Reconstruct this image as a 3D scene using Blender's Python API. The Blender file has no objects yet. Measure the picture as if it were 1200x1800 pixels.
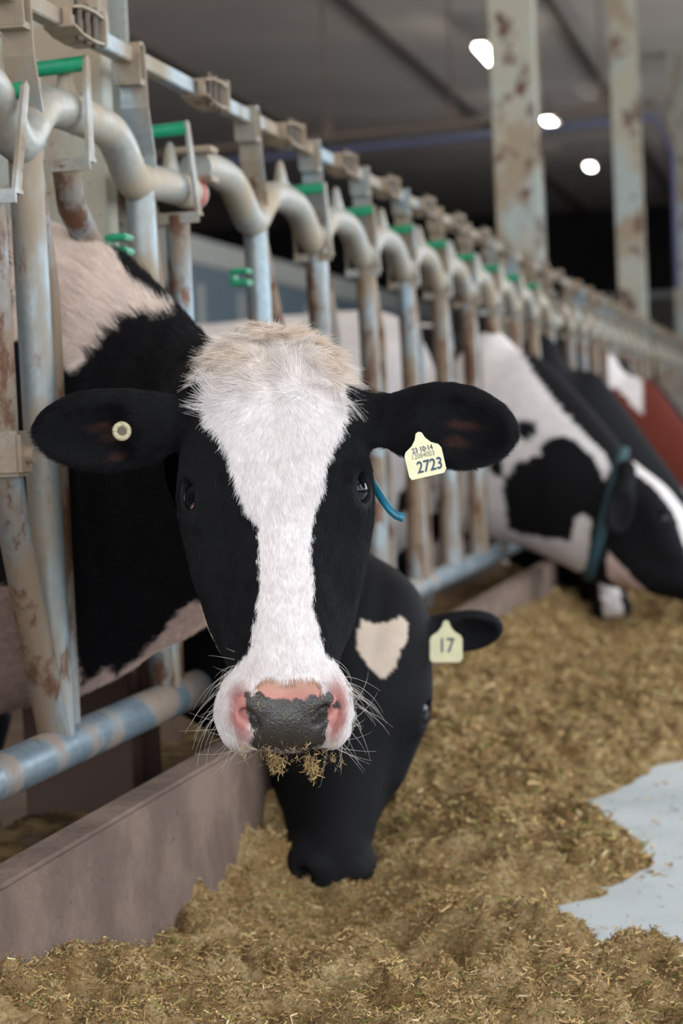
import bpy, bmesh, math, random
import numpy as np
from mathutils import Vector, Matrix

# ------------------------------------------------------------------ camera
random.seed(7)
RNG = np.random.default_rng(7)
SC = bpy.context.scene
COL = SC.collection
F = 4370.0                                   # focal length in pixels of the 1200x1800 frame
RHO = math.atan(.043)
PITCH = math.atan(142.3 / F)
TH = math.atan(833.0 / (F / math.cos(PITCH)))
CAM = np.array([0, 0, .82])
fw = np.array([-math.sin(TH) * math.cos(PITCH), math.cos(TH) * math.cos(PITCH), -math.sin(PITCH)])
r0 = np.array([math.cos(TH), math.sin(TH), 0]); u0 = np.cross(r0, fw)
CR = r0 * math.cos(RHO) - u0 * math.sin(RHO)
CU = u0 * math.cos(RHO) + r0 * math.sin(RHO)
def ray(x, y): return fw + CR * (x - 600) / F - CU * (y - 900) / F
def PX(x, y, X): d = ray(x, y); return CAM + d * (X / d[0])
def PD(x, y, D): return CAM + ray(x, y) * D
def proj(P):
    d = P - CAM; z = d @ fw
    return 600 + F * (d @ CR) / z, 900 - F * (d @ CU) / z, z
cam_data = bpy.data.cameras.new('camera'); cam = bpy.data.objects.new('camera', cam_data); COL.objects.link(cam)
cam.matrix_world = Matrix(((CR[0], CU[0], -fw[0], CAM[0]), (CR[1], CU[1], -fw[1], CAM[1]), (CR[2], CU[2], -fw[2], CAM[2]), (0, 0, 0, 1)))
cam_data.sensor_fit = 'VERTICAL'; cam_data.sensor_height = 36; cam_data.lens = F / 1800 * 36
cam_data.clip_start = .1; cam_data.clip_end = 200
cam_data.dof.use_dof = True; cam_data.dof.focus_distance = 2.98; cam_data.dof.aperture_fstop = 5.8
SC.camera = cam
SC.view_settings.view_transform = 'Standard'; SC.view_settings.look = 'None'
SC.view_settings.gamma = 1; SC.view_settings.use_curve_mapping = False
SC.view_settings.exposure = -0.08
SC.cycles.use_denoising = True
SC.cycles.max_bounces = 6

# ------------------------------------------------------------------ light
W = bpy.data.worlds.new('sky'); SC.world = W; W.use_nodes = True
bg = W.node_tree.nodes['Background']; bg.inputs[0].default_value = (.80, .90, 1, 1); bg.inputs[1].default_value = 1.0
def area(name, loc, rot, sx, sy, power, col=(1, 1, 1)):
    l = bpy.data.lights.new(name, 'AREA'); l.shape = 'RECTANGLE'; l.size = sx; l.size_y = sy; l.energy = power; l.color = col
    o = bpy.data.objects.new(name, l); COL.objects.link(o); o.location = loc; o.rotation_euler = rot
    return o
area('daylight_from_open_end', (.5, -3.9, 2.4), (math.radians(90), 0, 0), 7, 4, 400, (.90, .95, 1))
area('daylight_from_open_side', (4.4, 7, 2.4), (math.radians(90), 0, math.radians(90)), 18, 2.6, 560, (.86, .93, 1))

area('far_ceiling_fill', (4.4, 24, 2.2), (math.radians(112), 0, math.radians(90)), 18, 2.4, 230, (.92, .95, 1))  # added side light, tilted up to brighten the far ceiling
# ------------------------------------------------------------------ noise helpers
_T = np.random.default_rng(3).random(4096).astype(np.float32)
def vnoise(P, seed=0):
    P = np.asarray(P, dtype=np.float64); i = np.floor(P).astype(np.int64); f = (P - i); f = f * f * (3 - 2 * f)
    def h(x, y, z): return _T[((x * 73856093) ^ (y * 19349663) ^ (z * 83492791) ^ (seed * 2654435)) & 4095]
    x, y, z = i[..., 0], i[..., 1], i[..., 2]; u, v, w = f[..., 0], f[..., 1], f[..., 2]
    def mix(a, b, t): return a + (b - a) * t
    return mix(mix(mix(h(x, y, z), h(x+1, y, z), u), mix(h(x, y+1, z), h(x+1, y+1, z), u), v),
               mix(mix(h(x, y, z+1), h(x+1, y, z+1), u), mix(h(x, y+1, z+1), h(x+1, y+1, z+1), u), v), w)
def fbm(P, seed=0, o=4):
    s = 0; a = .5
    for k in range(o): s = s + a * vnoise(P * 2 ** k, seed + k); a *= .5
    return s / (1 - .5 ** o)

# ------------------------------------------------------------------ materials
def mat(name, rough=.6, metal=0, spec=.5):
    m = bpy.data.materials.new(name); m.use_nodes = True
    b = m.node_tree.nodes['Principled BSDF']; b.inputs['Roughness'].default_value = rough
    b.inputs['Metallic'].default_value = metal; b.inputs['Specular IOR Level'].default_value = spec
    return m, m.node_tree, b
def N(nt, typ, **kw):
    n = nt.nodes.new(typ)
    for k, v in kw.items(): setattr(n, k, v)
    return n
def noise_fac(nt, scale, detail=4, lo=.4, hi=.6, vec=None, sz=(1, 1, 1), rough=.6):
    g = N(nt, 'ShaderNodeNewGeometry'); mp = N(nt, 'ShaderNodeMapping'); mp.inputs['Scale'].default_value = sz
    nt.links.new(g.outputs['Position'], mp.inputs[0])
    n = N(nt, 'ShaderNodeTexNoise'); n.inputs['Scale'].default_value = scale; n.inputs['Detail'].default_value = detail; n.inputs['Roughness'].default_value = rough
    nt.links.new(mp.outputs[0], n.inputs['Vector'])
    r = N(nt, 'ShaderNodeMapRange'); r.inputs[1].default_value = lo; r.inputs[2].default_value = hi; r.interpolation_type = 'SMOOTHSTEP'
    nt.links.new(n.outputs['Fac'], r.inputs[0]); return r.outputs[0]
def mixc(nt, fac, a, b):
    m = N(nt, 'ShaderNodeMix', data_type='RGBA')
    for s, v in ((6, a), (7, b)):
        if isinstance(v, tuple): m.inputs[s].default_value = (*v, 1)
        else: nt.links.new(v, m.inputs[s])
    if isinstance(fac, (int, float)): m.inputs[0].default_value = fac
    else: nt.links.new(fac, m.inputs[0])
    return m.outputs[2]
def bump(nt, b, fac, strength=.3, dist=.01):
    n = N(nt, 'ShaderNodeBump'); n.inputs['Strength'].default_value = strength; n.inputs['Distance'].default_value = dist
    nt.links.new(fac, n.inputs['Height']); nt.links.new(n.outputs[0], b.inputs['Normal'])
def srgb(r, g, b):
    return tuple(((c / 255) / 12.92 if c / 255 <= .04045 else ((c / 255 + .055) / 1.055) ** 2.4) for c in (r, g, b))

def galv_material(name, base, dust, rust, dlo, dhi, rlo, rhi, metal, sz=(1, 1, 1)):
    m, nt, b = mat(name, .48, metal, .5)
    c = mixc(nt, noise_fac(nt, 60, 3, .3, .7), base, tuple(min(1, k * 1.25) for k in base))
    c = mixc(nt, noise_fac(nt, 7, 5, dlo, dhi, sz=sz), c, dust)
    rf = noise_fac(nt, 16, 6, rlo, rhi, sz=sz, rough=.7)
    c = mixc(nt, rf, c, rust); nt.links.new(c, b.inputs['Base Color'])
    rr = N(nt, 'ShaderNodeMapRange'); rr.inputs[3].default_value = .36; rr.inputs[4].default_value = .75
    nt.links.new(noise_fac(nt, 7, 5, dlo, dhi, sz=sz), rr.inputs[0]); nt.links.new(rr.outputs[0], b.inputs['Roughness'])
    bump(nt, b, noise_fac(nt, 120, 4, .3, .7), .12, .002)
    return m
GALV = galv_material('galvanised_steel', srgb(136, 150, 156), srgb(158, 142, 122), srgb(108, 76, 56), .36, .58, .56, .68, .5, (1, 1, .35))
WAVE = galv_material('dusty_galvanised_steel', srgb(160, 160, 154), srgb(178, 162, 140), srgb(140, 115, 90), .38, .62, .62, .78, .35)
RAIL = galv_material('worn_galvanised_rail', srgb(130, 146, 156), srgb(158, 140, 126), srgb(120, 84, 66), .45, .62, .58, .70, .45)
RUSTY = galv_material('weathered_galvanised_bar', srgb(124, 138, 144), srgb(138, 118, 98), srgb(100, 68, 50), .32, .56, .48, .60, .4, (1, 1, .5))
PLATE = galv_material('lock_plate_steel', srgb(150, 152, 148), srgb(150, 136, 118), srgb(116, 88, 68), .4, .62, .58, .7, .4)
CLIPM = galv_material('dusty_spring_steel', srgb(140, 128, 112), srgb(160, 140, 118), srgb(110, 82, 62), .35, .6, .55, .7, .3)
def plain(name, c, rough=.6, metal=0, var=.15, scale=30, bumpk=.1, spec=.5):
    m, nt, b = mat(name, rough, metal, spec)
    cc = mixc(nt, noise_fac(nt, scale, 4, .3, .7), tuple(k * (1 - var) for k in c), tuple(min(1, k * (1 + var)) for k in c))
    nt.links.new(cc, b.inputs['Base Color'])
    if bumpk: bump(nt, b, noise_fac(nt, scale * 3, 4, .3, .7), bumpk, .003)
    return m
GREEN = plain('green_plastic', srgb(18, 140, 98), .4)
RED_TAPE = plain('red_marking', srgb(190, 70, 76), .6, 0, .3, 200)
DKMETAL = plain('dark_bolt_steel', srgb(95, 84, 72), .6, .4)
# columns: pale galvanised paint with rust clouds
m, nt, b = mat('rusty_painted_column', .6, .15); COLUMN = m
c = mixc(nt, noise_fac(nt, 3, 4, .35, .65, sz=(1, 1, .6)), srgb(160, 170, 168), srgb(166, 160, 142))
c = mixc(nt, noise_fac(nt, 2.6, 5, .50, .62, sz=(1, 1, .8)), c, srgb(150, 134, 112))
c = mixc(nt, noise_fac(nt, 5.5, 5, .545, .64, sz=(1, 1, .7)), c, srgb(92, 62, 50))
c = mixc(nt, noise_fac(nt, 70, 4, .62, .70), c, srgb(130, 84, 54))
g = N(nt, 'ShaderNodeNewGeometry'); sp = N(nt, 'ShaderNodeSeparateXYZ'); nt.links.new(g.outputs['Position'], sp.inputs[0])
ad = N(nt, 'ShaderNodeMath', operation='MULTIPLY_ADD'); nt.links.new(noise_fac(nt, 6, 4, .3, .7), ad.inputs[0]); ad.inputs[1].default_value = .25; nt.links.new(sp.outputs['Z'], ad.inputs[2])
mr = N(nt, 'ShaderNodeMapRange'); mr.inputs[1].default_value = .95; mr.inputs[2].default_value = .6; nt.links.new(ad.outputs[0], mr.inputs[0])
c = mixc(nt, mr.outputs[0], c, srgb(78, 56, 46))      # corroded foot of the column
nt.links.new(c, b.inputs['Base Color']); bump(nt, b, noise_fac(nt, 90, 3), .1, .002)
# curb concrete
m, nt, b = mat('dusty_curb_concrete', .85); CURB = m
c = mixc(nt, noise_fac(nt, 5, 5, .35, .65), srgb(132, 110, 97), srgb(104, 85, 74))
c = mixc(nt, noise_fac(nt, 60, 2, .70, .74), c, srgb(60, 48, 40))
nt.links.new(c, b.inputs['Base Color']); bump(nt, b, noise_fac(nt, 40, 5), .25, .006)
m, nt, b = mat('feed_lane_paint', .45); LANE = m
c = mixc(nt, noise_fac(nt, 2.5, 4, .4, .7), srgb(208, 216, 220), srgb(190, 200, 204))
c = mixc(nt, noise_fac(nt, 45, 3, .68, .74), c, srgb(140, 128, 100))
nt.links.new(c, b.inputs['Base Color'])
COWFLOOR = plain('manured_floor', srgb(92, 74, 60), .8, 0, .3, 6)
LEDGE = plain('ledge_concrete', srgb(96, 78, 62), .9, 0, .3, 8)
CEIL = plain('ceiling_liner', srgb(205, 194, 184), .9, 0, .08, .6, 0)
DARK = plain('dark_wall', srgb(46, 45, 44), .95, 0, .2, .6, 0, .1)
SEAM = plain('ceiling_seam', srgb(92, 82, 74), .9)
LOWWALL = plain('low_wall', srgb(120, 116, 104), .9, 0, .1, 1, 0)
PIPE = plain('brown_pipe', srgb(120, 104, 92), .6, .3)
BLUE = plain('blue_hose', srgb(84, 86, 118), .5)
PALE = plain('pale_trim', srgb(205, 206, 200), .6)
GREYP = plain('grey_panel', srgb(122, 140, 152), .6, .1)
# feed
m, nt, b = mat('chopped_feed', .9, 0, .15); FEEDM = m
c = mixc(nt, noise_fac(nt, 16, 5, .35, .68), srgb(158, 124, 80), srgb(226, 198, 150))
c = mixc(nt, noise_fac(nt, 150, 3, .45, .62), c, srgb(188, 154, 104))
c = mixc(nt, noise_fac(nt, 260, 2, .62, .7), c, srgb(206, 184, 134))
nt.links.new(c, b.inputs['Base Color']); bump(nt, b, noise_fac(nt, 130, 5, .25, .75), .9, .012)
def attr_mat(name, attr, rough, spec=.4, bumpk=0, bscale=200, sheen=0, mott=.12):
    m, nt, b = mat(name, rough, 0, spec)
    a = N(nt, 'ShaderNodeAttribute', attribute_name=attr)
    c = a.outputs['Color']
    if mott:
        c2 = N(nt, 'ShaderNodeMix', data_type='RGBA', blend_type='MULTIPLY'); c2.inputs[0].default_value = 1
        nt.links.new(c, c2.inputs[6]); r = mixc(nt, noise_fac(nt, 22, 4, .3, .7), (1 - mott,) * 3, (1, 1, 1)); nt.links.new(r, c2.inputs[7]); c = c2.outputs[2]
    nt.links.new(c, b.inputs['Base Color'])
    if bumpk: bump(nt, b, noise_fac(nt, bscale, 3, .3, .7), bumpk, .002)
    if sheen: b.inputs['Sheen Weight'].default_value = sheen; b.inputs['Sheen Roughness'].default_value = .4
    return m
STRAWM = attr_mat('straw_bits', 'tint', .75, .25, mott=0)
HIDE = attr_mat('hide', 'coat', .7, .2, .15, 260, .0)
nt = HIDE.node_tree; b = nt.nodes['Principled BSDF']; a = N(nt, 'ShaderNodeAttribute', attribute_name='wet')     # bare nose pad: pebbled and moist
vo = N(nt, 'ShaderNodeTexVoronoi'); vo.inputs['Scale'].default_value = 330; g = N(nt, 'ShaderNodeNewGeometry'); nt.links.new(g.outputs['Position'], vo.inputs['Vector'])
bp = N(nt, 'ShaderNodeBump'); bp.inputs['Distance'].default_value = .003; nt.links.new(vo.outputs['Distance'], bp.inputs['Height'])
mu = N(nt, 'ShaderNodeMath', operation='MULTIPLY'); mu.inputs[1].default_value = .32; nt.links.new(a.outputs['Fac'], mu.inputs[0]); nt.links.new(mu.outputs[0], bp.inputs['Strength']); nt.links.new(bp.outputs[0], b.inputs['Normal'])
mr = N(nt, 'ShaderNodeMapRange'); mr.inputs[3].default_value = .7; mr.inputs[4].default_value = .42; nt.links.new(a.outputs['Fac'], mr.inputs[0]); nt.links.new(mr.outputs[0], b.inputs['Roughness'])
mr = N(nt, 'ShaderNodeMapRange'); mr.inputs[3].default_value = .2; mr.inputs[4].default_value = .5; nt.links.new(a.outputs['Fac'], mr.inputs[0]); nt.links.new(mr.outputs[0], b.inputs['Specular IOR Level'])
HIDE_FAR = attr_mat('hide_far', 'coat', .75, .18, .3, 160, .0)
FURM = attr_mat('hair_strands', 'tint', .6, .25, mott=0)
EYEM = attr_mat('eye_wet', 'coat', .08, .3, mott=0)
TAGM = plain('ear_tag_plastic', srgb(222, 214, 172), .45, 0, .06, 60, .05)
INK = plain('ink', srgb(52, 66, 92), .6, 0, .1, 60, 0)
INKD = plain('faint_ink', srgb(96, 98, 92), .6, 0, .1, 60, 0)
INKP = plain('purple_ink', srgb(70, 66, 96), .6, 0, .1, 60, 0)
TEAL = plain('teal_plastic', srgb(26, 104, 128), .35, 0, .2, 80, 0)
COLLAR = plain('teal_webbing', srgb(50, 80, 88), .7, 0, .15, 80, .1)
BUTTON = plain('ear_button_plastic', srgb(170, 160, 128), .5, 0, .3, 400, 0)
LED = bpy.data.materials.new('lamp_diffuser'); LED.use_nodes = True
LED.node_tree.nodes['Principled BSDF'].inputs['Emission Color'].default_value = (1, .97, .92, 1)
LED.node_tree.nodes['Principled BSDF'].inputs['Emission Strength'].default_value = 26

# ------------------------------------------------------------------ object helpers
def link(name, me, m=None, parent=None, smooth=True):
    if m is not None: me.materials.append(m)
    if smooth and len(me.polygons): me.polygons.foreach_set('use_smooth', np.ones(len(me.polygons), bool))
    o = bpy.data.objects.new(name, me); COL.objects.link(o)
    if parent is not None: o.parent = parent; o.matrix_parent_inverse = Matrix.Translation(parent.location).inverted() if parent.type == 'EMPTY' else Matrix()
    return o
def mesh_np(name, V, Fc):
    me = bpy.data.meshes.new(name); V = np.asarray(V, np.float32); Fc = np.asarray(Fc, np.int32); k = Fc.shape[1]
    me.vertices.add(len(V)); me.vertices.foreach_set('co', V.ravel())
    me.loops.add(Fc.size); me.loops.foreach_set('vertex_index', Fc.ravel())
    me.polygons.add(len(Fc)); me.polygons.foreach_set('loop_start', np.arange(len(Fc), dtype=np.int32) * k)
    me.update(calc_edges=True); return me
def set_col(me, name, C, domain='POINT'):
    a = me.attributes.new(name, 'FLOAT_COLOR', domain); C = np.asarray(C, np.float32)
    if C.shape[1] == 3: C = np.hstack([C, np.ones((len(C), 1), np.float32)])
    a.data.foreach_set('color', C.ravel())
def tag(o, label, cat, group=None, kind=None):
    o['label'] = label; o['category'] = cat
    if group: o['group'] = group
    if kind: o['kind'] = kind
    return o
def struct(o): o['kind'] = 'structure'; return o
def empty(name, loc):
    o = bpy.data.objects.new(name, None); COL.objects.link(o); o.location = loc; o.empty_display_size = .05; return o
class MB:                       # collects shapes into one mesh
    def __init__(s): s.bm = bmesh.new()
    def box(s, x0, x1, y0, y1, z0, z1, bev=0):
        v = [s.bm.verts.new((x, y, z)) for x in (x0, x1) for y in (y0, y1) for z in (z0, z1)]
        fs = [s.bm.faces.new([v[i] for i in q]) for q in ((0, 1, 3, 2), (4, 6, 7, 5), (0, 4, 5, 1), (2, 3, 7, 6), (0, 2, 6, 4), (1, 5, 7, 3))]
        if bev: bmesh.ops.bevel(s.bm, geom=list({e for f in fs for e in f.edges}), offset=bev, segments=2, affect='EDGES')
        return s
    def tube(s, pts, r, n=14, caps=True, ry=None):
        pts = [Vector(p) for p in pts]; rs = r if isinstance(r, (list, tuple)) else [r] * len(pts)
        rings = []; up = Vector((1, 0, 0)); prev = None
        for i, p in enumerate(pts):
            t = (pts[min(i + 1, len(pts) - 1)] - pts[max(i - 1, 0)]).normalized()
            if prev is None:
                a = up if abs(t.dot(up)) < .9 else Vector((0, 0, 1)); a = (a - t * a.dot(t)).normalized()
            else: a = (prev - t * prev.dot(t)).normalized()
            prev = a; b_ = t.cross(a)
            rings.append([s.bm.verts.new(p + a * math.cos(2 * math.pi * k / n) * rs[i] + b_ * math.sin(2 * math.pi * k / n) * rs[i] * (ry or 1)) for k in range(n)])
        for A, B in zip(rings, rings[1:]):
            for k in range(n): s.bm.faces.new((A[k], A[(k + 1) % n], B[(k + 1) % n], B[k]))
        if caps: s.bm.faces.new(rings[0][::-1]); s.bm.faces.new(rings[-1])
        return s
    def strip(s, prof, x0, x1):   # closed profile in (y,z), extruded along x
        A = [s.bm.verts.new((x0, y, z)) for y, z in prof]; B = [s.bm.verts.new((x1, y, z)) for y, z in prof]; n = len(prof)
        for k in range(n): s.bm.faces.new((A[k], A[(k + 1) % n], B[(k + 1) % n], B[k]))
        s.bm.faces.new(A[::-1]); s.bm.faces.new(B); return s
    def build(s, name, m, parent=None, smooth=False):
        bmesh.ops.recalc_face_normals(s.bm, faces=s.bm.faces[:])
        me = bpy.data.meshes.new(name); s.bm.to_mesh(me); s.bm.free()
        o = link(name, me, m, parent, smooth)
        if smooth:
            try: me.set_sharp_from_angle(angle=math.radians(45))
            except Exception: pass
        return o
def ribbon_profile(path, th):
    P = [np.array(p, float) for p in path]; L = []; Rr = []
    for i, p in enumerate(P):
        t = P[min(i + 1, len(P) - 1)] - P[max(i - 1, 0)]; t /= np.linalg.norm(t); n = np.array([-t[1], t[0]]) * th / 2
        L.append(p + n); Rr.append(p - n)
    return L + Rr[::-1]

# ------------------------------------------------------------------ the barn
struct(MB().box(-1.0, 4.6, -4, 45, -.1, 0).build('floor', LANE))
struct(MB().box(-15.5, -1.42, -4, 45, -.22, -.12).build('floor_stall', COWFLOOR))
struct(MB().box(-1.42, -.982, -4, 45, -.22, .15).build('trim_ledge', LEDGE))
struct(MB().box(-15.5, 4.6, -4, 45, 4.6, 4.75).build('ceiling', CEIL))
struct(MB().box(-15.7, -15.5, -4, 45, -.2, 4.75).build('wall_left', DARK))
struct(MB().box(-15.7, 4.8, 45, 45.2, -.2, 4.75).build('wall_far', DARK))
struct(MB().box(-15.5, 4.6, 44.8, 44.99, -.12, 2.95).build('wall_far_lower', LOWWALL))
struct(MB().box(-15.5, 4.6, 44.7, 45, 2.95, 3.07).build('trim_1', PALE))
struct(MB().box(4.6, 4.8, -4, 45, 0, .9).build('wall_right_lower', LOWWALL))
struct(MB().box(4.6, 4.8, -4, 45, 3.9, 4.75).build('wall_right_upper', LOWWALL))
struct(MB().box(4.6, 4.8, 34, 45, .9, 3.9).build('wall_right', DARK))
struct(MB().box(-15.7, -4.5, -4.1, -4, -.2, 4.75).build('wall_near', DARK))
for k, x in enumerate((-9.0, -6.2, -3.9, -2.2, -.4, 1.6)):
    struct(MB().box(x, x + .07, -4, 45, 4.55, 4.6).build('trim_%d' % (k + 2), SEAM))
# curb (feed bunk kerb)
o = MB().box(-1.04, -.98, -4, 44.7, -.02, .289, .006)
struct(o.build('trim_kerb', CURB))

# columns
colpos = [(-1.31, 4.36), (-1.26, 11.25), (-1.26, 18.45), (-1.26, 26.3)]
colname = ['wide rust-specked pale steel column behind the nearest wavy rail', 'rusty steel column whose foot meets the barrier, nearest of the three at right',
           'rust-streaked steel column, middle of the three at right', 'pale steel column at the right edge, farthest of the three at right']
for (x, y), lb in zip(colpos, colname):
    e = empty('steel_column', (x, y, -.12)); tag(e, lb, 'column', 'steel roof columns')
    w = .1
    bb = MB()
    bb.box(x - w, x + w, y - .1, y - .088, -.12, 4.6, .002); bb.box(x - w, x + w, y + .088, y + .1, -.12, 4.6, .002); bb.box(x - .005, x + .005, y - .088, y + .088, -.12, 4.6)
    bb.box(x + w - .008, x + w, y - .088, y - .03, -.12, 4.6)
    bb.build('shaft', COLUMN, e)
    MB().box(x - .13, x + .08, y - .13, y + .13, -.12, -.105, .003).build('base_plate', RUSTY, e)

# fill lights added out of view, then the row of linear lamps
fill_spots = []
for k, (x, y) in enumerate(((-2.87, 1), (-2.87, 7), (-2.87, 13), (-5.5, 14), (-8.5, 6), (-8.5, 15), (1.6, 10), (1.6, 17))):
    l = bpy.data.lights.new('added_fill_light', 'POINT'); l.energy = 55; l.shadow_soft_size = .12; l.color = (1, .95, .88)  # point lights added to brighten the ceiling and interior
    o = bpy.data.objects.new('added_fill_light', l); COL.objects.link(o); o.location = (x, y, 3.6)
    fill_spots.append((x, y))
lampd = ['lit lamp under the ceiling left of the first rusty column, nearest of the four', 'upper lit lamp of the close pair right of the first rusty column',
         'lower lit lamp of the close pair right of the first rusty column', 'lit lamp lowest in the picture, between the first two rusty columns']
for (px, py), lb in zip(((855, 95), (960, 209), (969, 218), (1037, 293)), lampd):
    d = ray(px, py); p = CAM + d * ((4.3 - CAM[2]) / d[2]); L = .55 if px < 900 else .22
    e = empty('ceiling_lamp', tuple(p)); tag(e, lb, 'lamp', 'lit barn lamps')
    MB().box(p[0] - .09, p[0] + .09, p[1] - L, p[1] + L, p[2] + .02, p[2] + .08, .01).build('housing', PIPE, e)
    MB().box(p[0] - .05, p[0] + .05, p[1] - L + .02, p[1] + L - .02, p[2] - .03, p[2] + .02, .01).build('diffuser', LED, e)
    MB().tube([(p[0], p[1], p[2] + .08), (p[0], p[1], 4.6)], .008, 6).build('hanger', PIPE, e)
where_ = ['over the pens beside the camera', 'over the pens beside the near cow', 'over the pens beyond the piebald cow', 'over the middle of the pens', 'deep over the pens beside the near cow', 'deep over the far pens', 'over the feed lane near the open side', 'over the far feed lane near the open side']
for (x, y), wh in zip(fill_spots, where_):
    e = empty('ceiling_lamp', (x, y, 3.7)); tag(e, 'added unseen fill lamp ' + wh, 'lamp', 'added fill lamps')  # unseen fixture made up to go with each added fill light
    MB().box(x - .08, x + .08, y - .2, y + .2, 3.74, 3.80, .01).build('housing', PIPE, e)
    MB().tube([(x, y, 3.80), (x, y, 4.6)], .008, 6).build('hanger', PIPE, e)
# overhead water pipe with hose
e = empty('overhead_pipe', (-1.3, 22.2, 3.6)); tag(e, 'brown pipe with a blue hose crossing below the ceiling', 'pipe')
a_, b_, c_ = PD(-900, 392, 21.4), PD(1150, 181, 22.2), PD(1180, 250, 22.6)
MB().tube([a_, b_], .035, 10).build('pipe_run', PIPE, e, True)
dz = np.array([0, .05, -.12])
MB().tube([a_ + dz, b_ + dz, c_ + dz, c_ + dz + (0, 0, -1.2)], .03, 10).build('hose', BLUE, e, True)
for px in (785, 560, 1055):
    q = a_ + (b_ - a_) * ((px + 900) / 2050.)
    MB().box(q[0] - .04, q[0] + .04, q[1] - .03, q[1] + .03, q[2] - .04, q[2] + .14, .005).tube([q + (0, 0, .1), (q[0], q[1], 4.6)], .01, 6).build('hanger', PIPE, e)
# pale partition far behind the cows
e = empty('pen_partition', (-6, 30, -.12)); tag(e, 'pale ribbed pen partition with a white top band behind the cows', 'partition')
MB().box(-6.05, -6, 23.8, 42, -.12, 2.55).build('panel', GREYP, e)
MB().box(-6.12, -5.95, 23.7, 42, 2.55, 2.82, .02).box(-9, -6.0, 23.7, 23.8, 2.35, 2.9).build('top_band', PALE, e)
MB().box(-9, -6.05, 23.75, 23.8, -.12, 2.35).build('end_panel', GREYP, e)
for k in range(10): MB().box(-6.0, -5.96, 24.3 + k * 1.8, 24.4 + k * 1.8, -.12, 2.35).build('rib', PALE, e)

# ------------------------------------------------------------------ headlock barrier
XB = -1.136
HOOK = [[2.25, 2.895, 3.54, 4.185]] + [[5.10 + j * 6.9 + k * .66 for k in range(10)] for j in range(3)]
ZR, ZW, ZT = .357, 1.312, 1.482
def wave_z(y, hooks):
    k = min(range(len(hooks)), key=lambda i: abs(hooks[i] - y)); p = hooks[1] - hooks[0]
    if y < hooks[0] - p * .5 or y > hooks[-1] + p * .5: return ZW - .03 * math.cos(math.pi) * 0 + .0
    ph = (y - hooks[k]) / p * 2 * math.pi
    return ZW - .036 * math.cos(ph) - .008 * math.cos(2 * ph)
locks = []
ord_ = ['first', 'second', 'third', 'fourth', 'fifth', 'sixth', 'seventh', 'eighth', 'ninth', 'tenth']
pname = ['nearest galvanised headlock panel at the left edge', 'galvanised headlock panel starting beside the near cow and holding the row of wavy humps',
         'galvanised headlock panel between the first and second right-hand rusty columns', 'farthest blurred galvanised headlock panel at the right edge']
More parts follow.
